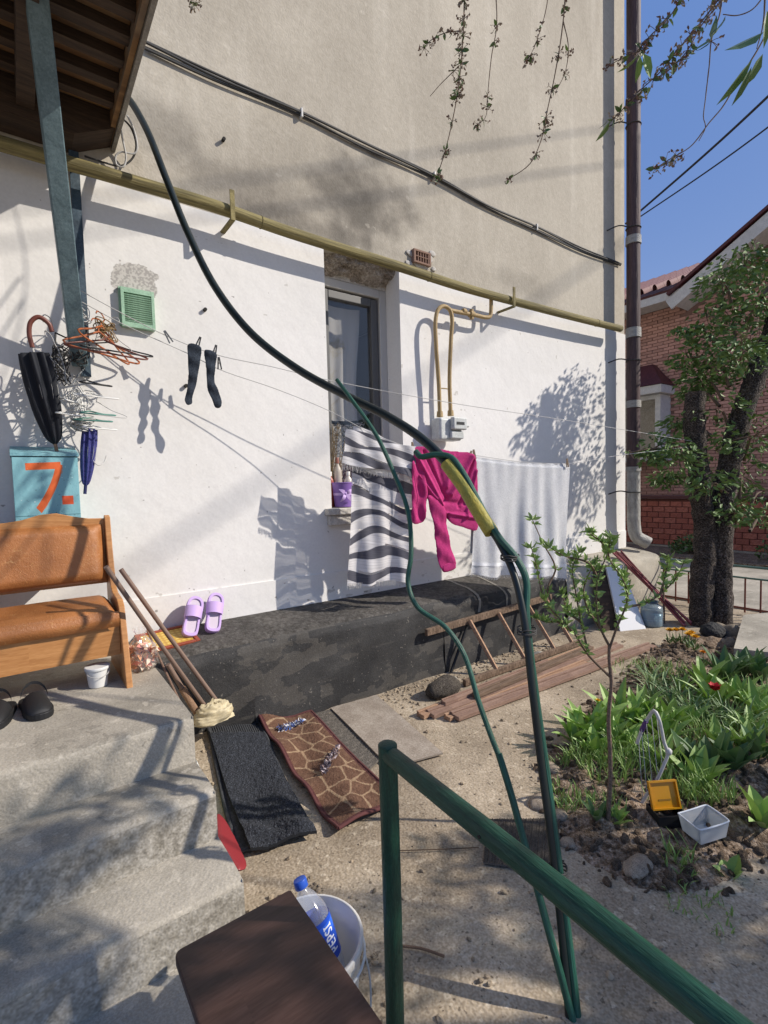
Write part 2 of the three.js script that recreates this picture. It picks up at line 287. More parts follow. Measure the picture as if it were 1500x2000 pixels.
M.leather = std({ map: rep(tex(512, 512, (u, v) => { let c = mix3([0.69, 0.455, 0.26], [0.59, 0.375, 0.2], clamp(fbm(u * 5, v * 5, 5, 5, 141) * 1.8 - 0.4)); const s = Math.abs(fbm(u * 9 + v * 5, v * 14, 3, 0, 143) - 0.5); if (s < 0.006) c = mix3(c, [0.78, 0.62, 0.42], 0.5); return c; }), 1.6), bumpMap: rep(bumpFine, 5), bumpScale: 0.002, roughness: 0.42 });

// ------------------------------------------------------------------ ground
const hGround = (x, z) => {                      // gentle unevenness, rising a little towards the stairs and the plinth
  const f = sstep(-1, 0.2, x) * sstep(8.5, 6.5, x) * sstep(-0.2, 0.3, z) * sstep(6, 4, z);
  return 0.02 * (fbm(x * 1.1, z * 1.1, 3, 0, 4) - 0.5) * f + 0.006 * (fbm(x * 9, z * 9, 3, 0, 6) - 0.5) * f + 0.12 * sstep(1.5, 0.75, x) * sstep(1.15, 0.5, z) * sstep(-0.3, 0.3, z);
};
const gY = (x, z) => hGround(x, z);
{
  const xs = [], zs = [];
  for (let x = -1.5; x <= 9.01; x += 0.05) xs.push(x); xs.unshift(-60, -10); xs.push(14, 30, 120);
  for (let z = -0.3; z <= 6.31; z += 0.05) zs.push(z); zs.unshift(-80, -10, -2); zs.push(12, 60);
  const P = [], U = [], I = [];
  zs.forEach(z => xs.forEach(x => { P.push(x, hGround(x, z), z); U.push(x, z); }));
  for (let j = 0; j < zs.length - 1; j++) for (let i = 0; i < xs.length - 1; i++) { const a = j * xs.length + i, b = a + xs.length; I.push(a, b, a + 1, a + 1, b, b + 1); }
  const g = new THREE.BufferGeometry(); g.setAttribute('position', new THREE.Float32BufferAttribute(P, 3)); g.setAttribute('uv', new THREE.Float32BufferAttribute(U, 2)); g.setIndex(I); g.computeVertexNormals();
  struct('ground', g, M.sand);
}
// planted bed: dug, cloddy soil inside its outline
const bedPoly = smoothPoly([[5.1, 1.15], [3.74, 1.42], [2.95, 1.55], [2.3, 1.75], [1.98, 2.02], [1.78, 2.3], [1.8, 2.62], [2.1, 2.85], [2.9, 3.0], [4.5, 3.1], [6.2, 2.7], [6.3, 1.7], [5.7, 1.3]], 2);
const bedH = (x, z) => { const e = clamp(edgeDist(bedPoly, x, z) / 0.25); return hGround(x, z) - 0.012 + e * 0.05 + e * 0.075 * (fbm(x * 7, z * 7, 4, 0, 9) - 0.45) + e * 0.03 * (fbm(x * 24, z * 24, 2, 0, 19) - 0.5); };
{
  const res = 0.025, P = [], U = [], I = [], id = new Map();
  const vid = (i, j) => { const k = i + j * 1000; if (!id.has(k)) { id.set(k, P.length / 3); const x = 1.6 + i * res, z = 1 + j * res; const ins = inside(bedPoly, x, z); P.push(x, ins ? bedH(x, z) : hGround(x, z) - 0.015, z); U.push(x, z); } return id.get(k); };
  for (let j = 0; j < 86; j++) for (let i = 0; i < 192; i++) { const x = 1.6 + (i + 0.5) * res, z = 1 + (j + 0.5) * res; if (!inside(bedPoly, x, z)) continue; const a = vid(i, j), b = vid(i + 1, j), c = vid(i, j + 1), d = vid(i + 1, j + 1); I.push(a, c, b, b, c, d); }
  const g = new THREE.BufferGeometry(); g.setAttribute('position', new THREE.Float32BufferAttribute(P, 3)); g.setAttribute('uv', new THREE.Float32BufferAttribute(U, 2)); g.setIndex(I); g.computeVertexNormals();
  struct('garden_bed_soil', g, M.soil);
  // clods and pebbles
  const R = rng(5);
  const stones = (name, label, n, mat, where, s0, s1) => {
    const g = new THREE.IcosahedronGeometry(1, 1); const p = g.attributes.position; const v = V();
    for (let i = 0; i < p.count; i++) { v.fromBufferAttribute(p, i); const k = 0.75 + 0.5 * vn(v.x * 2 + 5, v.y * 2 + v.z * 3, 0, 3); p.setXYZ(i, v.x * k, v.y * k * 0.7, v.z * k); } g.computeVertexNormals();
    const im = new THREE.InstancedMesh(g, mat, n), m = new THREE.Matrix4(), q = new THREE.Quaternion();
    for (let i = 0; i < n; i++) { const [x, z, y] = where(R), s = s0 + (s1 - s0) * Math.pow(R(), 3); q.setFromEuler(new THREE.Euler(R() * 6, R() * 6, R() * 6)); m.compose(V(x, y + s * 0.25, z), q, V(s, s * 0.8, s)); im.setMatrixAt(i, m); const c = 0.7 + R() * 0.5; im.setColorAt(i, new THREE.Color(c, c * 0.98, c * 0.94)); }
    im.name = name; im.castShadow = im.receiveShadow = true; im.userData = { kind: 'stuff', label, category: 'soil' }; scene.add(im);
  };
  stones('soil_clods', 'crumbly brown clods scattered over the dug garden bed', 3600, M.soil, R => { let x, z; do { x = 1.75 + R() * 3.4; z = 1.2 + R() * 1.9; } while (!inside(bedPoly, x, z)); return [x, z, bedH(x, z)]; }, 0.003, 0.026);
  stones('gravel', 'loose pale gravel strewn along the path and plinth foot', 3000, std({ color: 0x9a8c78, roughness: 1 }), R => { const k = R(); let x, z; if (k < 0.45) { x = 1.5 + R() * 2.6; z = 0.47 + R() * R() * 0.5; } else if (k < 0.6) { x = 0.6 + R() * 0.3; z = 1.75 + R() * 0.5; } else { x = 0.75 + R() * 4; z = 0.5 + R() * 2.6; } return [x, z, hGround(x, z)]; }, 0.0025, 0.013);
}
// paved path beyond the low fence and rough grass strip
{
  struct('concrete_path', box(6.9, 10.2, -0.1, 0.03, -8, 8), M.concrete);
  struct('verge', box(10.2, 11.75, -0.1, 0.06, -8, 8), M.soil);
}

// ------------------------------------------------------------------ apartment building
const WX0 = 2.055, WX1 = 2.81, WY0 = 1.42, WY1 = 3.47, BX = 6.6;
{
  const b = thing('apartment_building', 'grey plastered apartment block with whitewashed lower wall and black plinth', 'building', [0, 0, 0]);
  mesh('plaster_wall', box(-4, BX, 3.5, 10, -0.4, -0.012), M.plaster, b);
  mesh('whitewashed_wall', merge([box(-4, WX0, 0.9, 3.5, -0.4, 0), box(WX1, BX, 0.9, 3.5, -0.4, 0), box(WX0, WX1, 0.9, WY0 - 0.06, -0.4, -0.001)]), M.white, b);
  mesh('base_band', box(-4, BX, 0.4, 0.9, -0.4, 0.01), M.white, b);
  // crumbling lintel soffit over the window
  mesh('lintel', sheet(40, 14, (u, v) => { const x = lerp(WX0, WX1, u), y = lerp(3.49, 3.36, v), z = lerp(-0.015, -0.2, v); const k = sstep(0.47, 0.62, fbm(x * 9, v * 3, 4, 0, 15)) * sstep(0, 0.15, v) * (1 - v * 0.6); return V(x, y + 0.05 * k + 0.01 * fbm(x * 40, v * 12, 3, 0, 5), z - 0.03 * k); }, [0.75, 0.3]), M.render, b);
  mesh('reveal', box(WX0, WX1, 3.36, 3.5, -0.4, -0.2), M.reveal, b);
  // side, back and top of the block
  mesh('side_wall', merge([box(BX - 0.35, BX, 0, 10, -11, -0.402), box(-4, BX - 0.36, 0, 10, -11, -10.7), box(-4, -3.7, 0, 10, -10.69, -0.402)]), M.plaster, b);
  mesh('roof_slab', box(-4.3, BX + 0.3, 10.002, 10.3, -11.3, 0.35), M.grey, b);
  // plinth: roofing felt wrapped over a sloping ledge
  const prof = [[0.008, 0.672], [0.1, 0.662], [0.3, 0.632], [0.385, 0.61], [0.42, 0.585], [0.436, 0.54], [0.44, 0.45], [0.442, 0.3], [0.446, 0.12], [0.45, -0.05]];
  const plP = (x, v, seed) => { const t = v * (prof.length - 1), i = Math.min(prof.length - 2, Math.floor(t)), f = t - i; let z = lerp(prof[i][0], prof[i + 1][0], f), y = lerp(prof[i][1], prof[i + 1][1], f);
      const k = sstep(0.1, 0.3, v); z += k * 0.075 * (fbm(x * 1.7 + seed, y * 2.4, 4, 0, 8) - 0.5) + k * 0.01 * (fbm(x * 11, y * 8, 3, 0, 9) - 0.5); y += 0.05 * (fbm(x * 2.2 + seed, z * 3, 4, 0, 12) - 0.5) * (1 - v) * sstep(0, 0.2, v);
      return V(x, y, z); };
  const pl = (x0, x1, n, seed, a = 0, b2 = 1) => uvm(sheet(n, 28, (u, v) => plP(lerp(x0, x1, u), lerp(a, b2, v), seed)));
  const feltTop = std({ map: rep(mottle('#55514c', '#403d39', 7, 0.12, 47), 0.8), bumpMap: rep(bumpFine, 2), bumpScale: 0.002, roughness: 0.9 });
  for (const [xa, xb, n, sd] of [[0.56, 1.17, 24, 0], [1.173, 2.85, 60, 3], [2.853, 4.6, 60, 6]]) { mesh('plinth_top', pl(xa, xb, n, sd, 0, 0.4), feltTop, b); mesh('plinth_front', pl(xa, xb, n, sd, 0.4, 1), M.felt, b); }
  mesh('plinth_front', pl(4.603, 6.62, 60, 9), M.concrete, b).userData.label = 'bare grey concrete plinth by the corner';
  const s = new THREE.Shape(); s.moveTo(0, 0); s.lineTo(0, 0.672); prof.forEach(([z, y]) => s.lineTo(z, Math.max(0, y))); const cap = new THREE.ExtrudeGeometry(s, { depth: 0.03, bevelEnabled: false }); cap.rotateY(-Math.PI / 2); cap.translate(6.65, 0, 0); mesh('plinth_end', uvm(cap), M.concrete, b);
  for (const [x, w] of [[3.26, 0.03], [3.62, 0.025]]) mesh('paint_run', sheet(2, 60, (u, v) => plP(x + u * w + 0.012 * Math.sin(v * 9), v * 0.68, 6).add(V(0, 0.004, 0.004))), M.grey, b);
  // window
  const w = new THREE.Group(); w.name = 'window'; b.add(w);
  const fz0 = -0.27, fz1 = -0.2, X0 = WX0, X1 = WX1, Y0 = WY0, Y1 = 3.36, t = 0.075;
  mesh('frame', merge([box(X0, X0 + t, Y0, Y1, fz0, fz1, 0.008), box(X1 - t, X1, Y0, Y1, fz0, fz1, 0.008), box(X0 + t, X1 - t, Y1 - t, Y1, fz0, fz1 - 0.001, 0.008), box(X0 + t, X1 - t, Y0, Y0 + t, fz0, fz1 - 0.001, 0.008)]), M.frameGrey, w);
  const q = t + 0.012; const dk = std({ color: 0x565655, roughness: 0.45 });
  mesh('sash', merge([box(X0 + q, X0 + q + 0.07, Y0 + q, Y1 - q, fz0 - 0.02, fz1 - 0.02, 0.008), box(X1 - q - 0.07, X1 - q, Y0 + q, Y1 - q, fz0 - 0.02, fz1 - 0.02, 0.008), box(X0 + q + 0.07, X1 - q - 0.07, Y1 - q - 0.07, Y1 - q, fz0 - 0.02, fz1 - 0.021, 0.008), box(X0 + q + 0.07, X1 - q - 0.07, Y0 + q, Y0 + q + 0.07, fz0 - 0.02, fz1 - 0.021, 0.008)]), dk, w);
  mesh('pane', box(X0 + q + 0.06, X1 - q - 0.06, Y0 + q + 0.06, Y1 - q - 0.06, -0.256, -0.252), M.glass, w);
  mesh('curtain', sheet(40, 30, (u, v) => V(lerp(X0 + 0.06, lerp(X1 - 0.2, X1 - 0.24 - 0.05 * Math.sin(v * 3), v), u), lerp(3.2, 2.2, v) - 0.02 * Math.sin(u * 3), -0.34 + 0.012 * Math.sin(u * 22 + v) * (0.3 + v))), std({ color: 0x96948f, roughness: 0.95 }), w);
  const lace = tex(512, 512, (u, v) => { const a = Math.sin(u * 62) * Math.cos(v * 62), d = Math.hypot((u * 6) % 1 - 0.5, (v * 6) % 1 - 0.5); return (d < 0.33 && d > 0.25) || d < 0.1 || a > 0.55 ? 1 : 0.42; }, false);
  mesh('lace_curtain', sheet(40, 20, (u, v) => V(lerp(X0 + 0.06, X1 - 0.16, u), lerp(2.2 - 0.05 * Math.sin(u * 3.1), 1.5, v), -0.36 + 0.01 * Math.sin(u * 30)), [1, 1.2]), std({ color: 0xb9b3a8, alphaMap: lace, transparent: true, roughness: 0.95 }), w);
  mesh('room', merge([box(X0 - 1, X1 + 1, 0.5, 0.55, -3, -0.41), box(X0 - 1, X1 + 1, 3.6, 3.65, -3, -0.41), box(X0 - 1, X1 + 1, 0.56, 3.59, -3.05, -3.01), box(X0 - 1.05, X0 - 1.01, 0.56, 3.59, -3, -0.41), box(X1 + 1.01, X1 + 1.05, 0.56, 3.59, -3, -0.41)]), std({ color: 0x6f6a62, roughness: 0.95 }), w);
  const sill = mesh('sill', merge([box(X0 - 0.07, X1 + 0.07, WY0 - 0.055, WY0, -0.195, 0.075, 0.012), box(X0 - 0.05, X1 + 0.05, WY0 - 0.14, WY0 - 0.057, 0.002, 0.05, 0.012)]), M.reveal, w);
  // air brick over the gas pipe
  const ab = new THREE.Group(); ab.name = 'air_brick'; b.add(ab);
  const abm = std({ color: 0x8a6f60, roughness: 1 });
  mesh('surround', merge([box(2.965, 3.165, 3.685, 3.70, -0.013, 0.03), box(2.965, 2.985, 3.6, 3.684, -0.013, 0.03), box(3.145, 3.165, 3.6, 3.684, -0.013, 0.03), box(2.965, 3.165, 3.585, 3.599, -0.013, 0.03), box(2.986, 3.144, 3.64, 3.646, -0.012, 0.028), ...[3.012, 3.042, 3.072, 3.102, 3.132].map(x => box(x, x + 0.008, 3.6, 3.684, -0.013, 0.026))]), abm, ab);
  mesh('backing', box(2.986, 3.144, 3.6, 3.684, -0.0125, -0.009), abm, ab);
  const R = rng(3); for (let i = 0; i < 16; i++) mesh('plaster_chip', lump(0.012 + 0.02 * R(), i, 1.4, 1, 0.35, 0.5, 1).translate(2.93 + R() * 0.3, 3.57 + R() * 0.2 * (R() < 0.5 ? 1 : 0.1), -0.005), M.reveal, b);
  for (const [x, y] of [[1.28, 4.02], [1.1, 2.83], [0.95, 2.3]]) mesh('nail_head', new THREE.CylinderGeometry(0.012, 0.012, 0.03, 8).rotateX(Math.PI / 2).translate(x, y, 0.01), M.dark, b);
}

// ------------------------------------------------------------------ pipes, cables and fittings on the wall
{
  const g = thing('gas_pipe', 'long ochre painted gas pipe running along the wall above the window', 'pipe', [0, 0, 0]);
  const pts = [[-60, 262], [0, 280], [130, 318], [300, 367], [420, 403], [560, 452], [660, 484], [780, 521], [900, 560], [1050, 601], [1150, 627], [1212, 642]].map(([x, y]) => { const p = onZ(x, y, 0.15); return V(p.x, p.y, 0.15); });
  mesh('pipe', capped(pts, 0.04, 90, 14), M.gasPipe, g);
  for (const x of [1.25, 4.1]) { let y = 3.49; { let best = 9; for (let k = 0; k <= 200; k++) { const q = curve(pts).getPoint(k / 200); if (Math.abs(q.x - x) < best) { best = Math.abs(q.x - x); y = q.y; } } } const br = mesh('bracket', merge([box(x - 0.015, x + 0.015, y - 0.085, y - 0.07, -0.01, 0.21), box(x - 0.015, x + 0.015, y - 0.085, y + 0.11, 0.205, 0.215)]), M.gasPipe, g); }
  const pc = curve(pts); for (const k of [0.42, 0.68, 0.93]) { const q = pc.getPoint(k), t = new THREE.TorusGeometry(0.04, 0.004, 6, 14); t.rotateY(Math.PI / 2); t.translate(q.x, q.y, q.z); mesh('weld_ring', t, M.gasPipe, g); }
}
{
  const Z = 0.11, P = (x, y) => { const p = onZ(x, y, Z); return V(p.x, p.y, Z); };
  const g = thing('gas_meter', 'pale grey gas meter hanging under a looped ochre pipe', 'gas meter', [0, 0, 0]);
  const sup = [P(959, 572), P(959, 600), P(958, 622), P(952, 630), P(940, 630), P(915, 611), P(890, 609), P(872, 606)];
  const L = (pts) => capped(pts, 0.019, 60, 10);
  mesh('supply_pipe', L([P(959, 574), P(959, 605), P(957, 618), P(949, 620), P(930, 616), P(908, 612), P(878, 606)]), M.gasLoop, g);
  mesh('loop', merge([L([P(880, 806), P(878, 740), P(881, 660), P(883, 625), P(879, 606), P(868, 598), P(857, 603), P(851, 622), P(852, 680), P(857, 750), P(859, 808)])]), M.gasLoop, g);
  mesh('tie_bar', capped([P(858, 758), P(882, 760)], 0.006, 2, 6), M.gasLoop, g);
  const va = P(921, 614); const vv = mesh('valve', merge([new THREE.CylinderGeometry(0.032, 0.032, 0.05, 8).rotateZ(Math.PI / 2).translate(va.x, va.y, Z), new THREE.CylinderGeometry(0.02, 0.02, 0.09, 8).translate(va.x, va.y, Z)]), M.gasLoop, g); mesh('nut', new THREE.CylinderGeometry(0.028, 0.028, 0.04, 6).rotateZ(Math.PI / 2).translate(va.x - 0.1, va.y + 0.008, Z), M.gasLoop, g);
  for (const q of [P(859, 808), P(880, 806)]) mesh('coupling', new THREE.CylinderGeometry(0.027, 0.03, 0.05, 8).translate(q.x, q.y - 0.005, Z), M.gasLoop, g);
  const a = P(851, 816), b = P(895, 862);
  mesh('body', box(a.x, b.x, b.y, a.y, 0.035, 0.17, 0.025), M.meter, g);
  mesh('body', box(a.x + 0.11, b.x - 0.01, b.y + 0.015, a.y - 0.122, 0.171, 0.2, 0.012), M.meter, g).name = 'front_cover';
  const c = mesh('counter', box(a.x + 0.115, b.x + 0.01, a.y - 0.11, a.y + 0.005, 0.172, 0.225, 0.015), M.meter, g);
  mesh('display', box(a.x + 0.15, b.x - 0.03, a.y - 0.065, a.y - 0.04, 0.226, 0.228), M.black, c);
  mesh('plug', new THREE.CylinderGeometry(0.012, 0.012, 0.04, 8).rotateZ(Math.PI / 2).translate(b.x + 0.03, a.y - 0.07, 0.195), M.meter, g);
}
{
  const g = thing('vent_grille', 'pale green louvred vent grille on the white wall', 'vent', [0, 0, 0]);
  const m = paint('#9fc2a6', '#8bb094', { rough: 0.5, seed: 41 });
  const x0 = 0.578, x1 = 0.77, y0 = 2.63, y1 = 2.87;
  mesh('frame', merge([box(x0, x0 + 0.017, y0, y1, 0.002, 0.045), box(x1 - 0.017, x1, y0, y1, 0.002, 0.045), box(x0 + 0.017, x1 - 0.017, y1 - 0.03, y1, 0.002, 0.044), box(x0 + 0.017, x1 - 0.017, y0, y0 + 0.03, 0.002, 0.044), box(x0 - 0.008, x0 + 0.018, y0 + 0.01, y1 + 0.006, 0.0, 0.02)]), m, g);
  mesh('back', box(x0 + 0.017, x1 - 0.017, y0 + 0.03, y1 - 0.03, 0.002, 0.006), m, g);
  for (let i = 0; i < 13; i++) { const s = box(-0.079, 0.079, -0.0035, 0.0035, -0.008, 0.008); s.rotateX(0.5); s.translate((x0 + x1) / 2, y0 + 0.04 + i * 0.0133, 0.036); mesh('slat', s, m, g); }
}
// bundle of cables clipped to the plaster
for (let k = 0; k < 3; k++) {
  const pts = [[283, 75], [420, 140], [590, 213], [720, 278], [850, 340], [960, 400], [1050, 440], [1140, 484], [1215, 512]].map(([x, y], i) => { const p = onZ(x, y, 0.03); return V(p.x, p.y - k * (i === 4 ? 0.012 : 0.02) + 0.007 * Math.sin(i * 2.1 + k * 2), 0.008 + 0.012 * (k % 2)); });
  const o = single('wall_cable', ['uppermost black cable of three strands strung across the grey plaster', 'middle black cable of three strands strung across the grey plaster', 'lowest black cable of three strands strung across the grey plaster'][k], 'cable', capped(pts, 0.0085, 90, 7), M.cable, 'cables clipped across the plaster');
  if (k === 0) for (const i of [2, 4, 6]) mesh('clip', box(pts[i].x - 0.008, pts[i].x + 0.008, pts[i].y - 0.05, pts[i].y + 0.018, -0.012, 0.032, 0.003), M.wire, o);
}
// downpipe at the corner
{
  const g = thing('downpipe', 'brown downpipe with patched whitish foot at the building corner', 'downpipe', [6.46, 0.7, 0.18]);
  const X = 6.46, r = 0.082, brown = paint('#5c4745', '#3f3031', { rough: 0.7, seed: 51, bump: 0.006 }), zinc = paint('#b9b7b0', '#8f8c86', { rough: 0.6, seed: 52, bump: 0.006 });
  const loc = geo => geo.translate(-6.46, -0.7, -0.18);
  mesh('pipe', loc(capped([V(X, 1.72, 0.18), V(X, 5, 0.18), V(X, 9.9, 0.18)], r, 4, 18)), brown, g);
  mesh('foot', loc(capped([V(X, 1.72, 0.182), V(X + 0.01, 1.2, 0.18), V(X + 0.02, 0.98, 0.18), V(X + 0.05, 0.84, 0.2), V(X + 0.15, 0.75, 0.3)], r * 0.99, 30, 18)), zinc, g);
  for (const [y, h] of [[1.72, 0.06], [2.55, 0.09], [3.45, 0.12], [4.6, 0.1], [6.3, 0.06]]) mesh('collar', loc(new THREE.CylinderGeometry(r + 0.009, r + 0.011, h, 16).translate(X, y, 0.18)), y < 5 ? zinc : brown, g);
  for (const y of [1.42, 3.1, 4.75, 6.0]) mesh('bracket', loc(merge([new THREE.TorusGeometry(r + 0.006, 0.006, 5, 16).rotateX(Math.PI / 2).translate(X, y, 0.18), capped([V(X - 0.08, y, 0.17), V(X - 0.19, y + 0.02, 0.1), V(X - 0.28, y - 0.02, -0.01)], 0.008, 8, 6)])), M.cable, g);
}
// ------------------------------------------------------------------ entrance canopy with its wall bracket
{
  const g = thing('entrance_canopy', 'timber canopy with blue grey steel bracket jutting from the wall', 'canopy', [0, 0, 0]);
  const Y = 3.72, x1 = 0.575;
  mesh('roof_sheet', box(-3, x1, Y + 0.11, Y + 0.13, -0.01, 2.4), std({ color: 0x70706c, roughness: 0.7, metalness: 0.2 }), g);
  mesh('deck', box(-3, x1 - 0.03, Y + 0.09, Y + 0.109, 0.2, 2.38), M.deck, g);
  const R = rng(8); for (let z = 0.3; z < 2.3; z += 0.15 + 0.02 * R()) mesh('batten', box(-3, x1 - 0.03, Y + 0.035, Y + 0.089, z, z + 0.05 + 0.015 * R()), M.darkWood, g);
  mesh('fascia', box(x1, x1 + 0.022, Y - 0.02, Y + 0.135, -0.01, 2.42), paint('#8f8a80', '#77726a', { seed: 61, rough: 0.7 }), g);
  mesh('edge_trim', box(x1 - 0.028, x1 - 0.003, Y + 0.0, Y + 0.081, 0.0, 2.4), M.deck, g);
  mesh('wall_board', (() => { const s = new THREE.Shape(); s.moveTo(-3, Y + 0.09); s.lineTo(0.57, Y + 0.09); s.lineTo(0.57, Y + 0.0); s.lineTo(0.36, Y - 0.11); s.lineTo(-3, Y - 0.11); return uvm(new THREE.ExtrudeGeometry(s, { depth: 0.2, bevelEnabled: false }).translate(0, 0, -0.005)); })(), M.darkWood, g);
  for (const x of [0.15, -0.9, -1.9]) mesh('beam', box(x - 0.05, x + 0.03, Y - 0.06, Y + 0.08, 0.2, 2.4), M.darkWood, g);
  // steel bracket: upright on the wall, diagonal strut
  mesh('upright', box(0.345, 0.395, 2.3, Y - 0.11, 0.004, 0.03), paint('#3c4f5c', '#2f404c', { seed: 62 }), g);
  const a = V(0.335, 2.36, 0.05), b2 = onY(72, 0, Y - 0.03); b2.addScaledVector(b2.clone().sub(a).normalize(), 0.12); const d = b2.clone().sub(a), len = d.length(); const st = new RoundedBoxGeometry(0.085, len, 0.07, 2, 0.006); uvm(st); st.applyQuaternion(new THREE.Quaternion().setFromUnitVectors(V(0, 1, 0), d.normalize())); st.translate((a.x + b2.x) / 2, (a.y + b2.y) / 2, (a.z + b2.z) / 2); mesh('strut', st, M.bracket, g);
}
{
  const o = onX(240, 205, 0.6), P = (x, y, z) => onZ(x, y, z);
  single('coiled_wire', 'loose loop of pale wire dangling from the canopy edge', 'wire', capped([P(232, 225, 0.18), P(238, 265, 0.1), P(246, 310, 0.06), P(240, 326, 0.05), P(228, 322, 0.04), P(226, 305, 0.05), P(236, 297, 0.06), P(262, 300, 0.07), P(268, 290, 0.08), P(262, 255, 0.1), P(248, 225, 0.14)], 0.0055, 80, 6), M.wire);
  single('coiled_wire', 'dark wire drooping behind the pale loop at the canopy edge', 'wire', capped([P(236, 228, 0.14), P(256, 250, 0.1), P(266, 285, 0.07), P(258, 310, 0.04), P(235, 324, 0.03), P(205, 318, 0.03), P(165, 305, 0.03)], 0.006, 60, 6), M.cable);
}
// ------------------------------------------------------------------ hoses and standpipe in the foreground
{
  const hs = (name, label, pts, r, m, seg = 120) => single(name, label, 'pipe', capped(pts.map(([x, y, d]) => at(x, y, d)), r, seg, 12), m);
  const c = thing('water_hose', 'thick black hose arching from the canopy edge down to the standpipe', 'hose', [0, 0, 0]);
  mesh('hose', capped([[236, 184, 3.12], [250, 192, 3.08], [285, 250, 3.0], [325, 350, 2.92], [365, 450, 2.84], [420, 560, 2.75], [490, 650, 2.66], [580, 720, 2.55], [680, 775, 2.4], [760, 815, 2.27], [830, 862, 2.14], [885, 920, 2.03], [935, 1000, 1.92], [952, 1025, 1.885]].map(p => at(...p)), 0.0205, 160, 14), M.blackHose, c);
  mesh('hose_foot', capped([[940, 1008, 1.91], [975, 1060, 1.84], [1003, 1120, 1.78], [1022, 1200, 1.73], [1040, 1350, 1.68], [1058, 1500, 1.65], [1082, 1680, 1.6], [1100, 1850, 1.55], [1113, 2000, 1.5], [1120, 2100, 1.46]].map(p => at(...p)), 0.0128, 160, 12), M.blackHose, c);
  mesh('yellow_tape', capped([[872, 905, 2.04], [905, 950, 1.98], [935, 1000, 1.91], [960, 1040, 1.86]].map(p => at(...p)), 0.0275, 30, 14), paint('#b8a23c', '#8d8a3c', { seed: 101, rep: 1, rough: 0.5 }), c);
  hs('standpipe', 'dark green bent steel pipe taped to the black hose', [[812, 882, 2.1], [822, 892, 2.08], [850, 888, 2.06], [880, 893, 2.03], [905, 925, 1.99], [945, 1000, 1.9], [975, 1050, 1.83], [1008, 1090, 1.79], [1027, 1130, 1.77], [1028, 1200, 1.74], [1045, 1350, 1.7], [1066, 1500, 1.66], [1090, 1680, 1.6], [1112, 1850, 1.55], [1130, 2010, 1.5], [1138, 2100, 1.46]], 0.0125, M.greenPaint, 200);
  const t = thing('garden_hose', 'thin green hose with a free end snaking down into a riser pipe', 'hose', [0, 0, 0]);
  mesh('hose', capped([[658, 742, 2.35], [690, 785, 2.28], [735, 850, 2.2], [770, 925, 2.12], [797, 1000, 2.05], [803, 1080, 2.0], [797, 1140, 1.97], [815, 1185, 1.93], [870, 1225, 1.88], [905, 1275, 1.84], [935, 1370, 1.78], [960, 1440, 1.74], [980, 1490, 1.71]].map(p => at(...p)), 0.0095, 160, 10), M.greenPaint, t);
  mesh('riser', capped([[974, 1472, 1.715], [995, 1540, 1.68], [1020, 1630, 1.64], [1045, 1720, 1.6], [1075, 1830, 1.55], [1110, 1960, 1.51], [1122, 2010, 1.49], [1128, 2100, 1.46]].map(p => at(...p)), 0.012, 60, 12), M.greenPaint, t);
  for (const [x, y, d, n] of [[996, 1088, 1.8, 'twisted wire tie binding the pipes near their bend'], [1029, 1232, 1.728, 'twisted wire tie binding the pipes above the planks'], [1088, 1700, 1.597, 'twisted wire tie binding the pipes below the handrail']]) {
    const p = at(x, y, d), q = []; const R = rng(x); for (let i = 0; i <= 40; i++) { const a = i / 40 * Math.PI * 6; q.push(V(p.x + 0.036 * Math.cos(a), p.y + 0.012 * (i / 20 - 1) + 0.006 * (R() - 0.5), p.z + 0.028 * Math.sin(a))); }
    single('wire_tie', n, 'wire', tube(q, 0.0028, 120, 5), M.cable, 'wire ties on the pipes');
  }
}
// ------------------------------------------------------------------ handrail
{
  const a = onY(757, 1458, 0.9), g = thing('handrail', 'thick green painted handrail on a round post', 'railing', [a.x, 0, a.z]);
  const e = onY(1430, 2000, 0.9), d = e.clone().sub(a); const loc = p => p.clone().sub(V(a.x, 0, a.z));
  mesh('post', capped([V(0, -0.05, 0), V(0.002, 0.45, 0), V(0, 0.905, 0)], 0.0255, 10, 20), M.railPaint, g);
  mesh('post_cap', new THREE.SphereGeometry(0.0262, 16, 8, 0, 6.3, 0, 1.57).scale(1, 0.35, 1).translate(0, 0.903, 0), M.railPaint, g);
  mesh('rail', capped([loc(a).add(V(0, -0.018, 0)), loc(a.clone().addScaledVector(d, 0.7)).add(V(0, -0.01, 0)), loc(a.clone().addScaledVector(d, 1.9)).add(V(0, -0.01, 0))], 0.0235, 12, 18), M.railPaint, g);
  const e2 = a.clone().addScaledVector(d, 1.85); mesh('post', capped([loc(V(e2.x, -0.05, e2.z)), loc(V(e2.x, 0.885, e2.z))], 0.0255, 4, 16), M.railPaint, g);
  const nb = a.clone().addScaledVector(d, 0.46); mesh('screw', new THREE.CylinderGeometry(0.004, 0.004, 0.05, 8).translate(0, 0, 0).rotateZ(1.57).translate(...loc(V(nb.x, 0.889, nb.z)).toArray()), M.black, g);
}
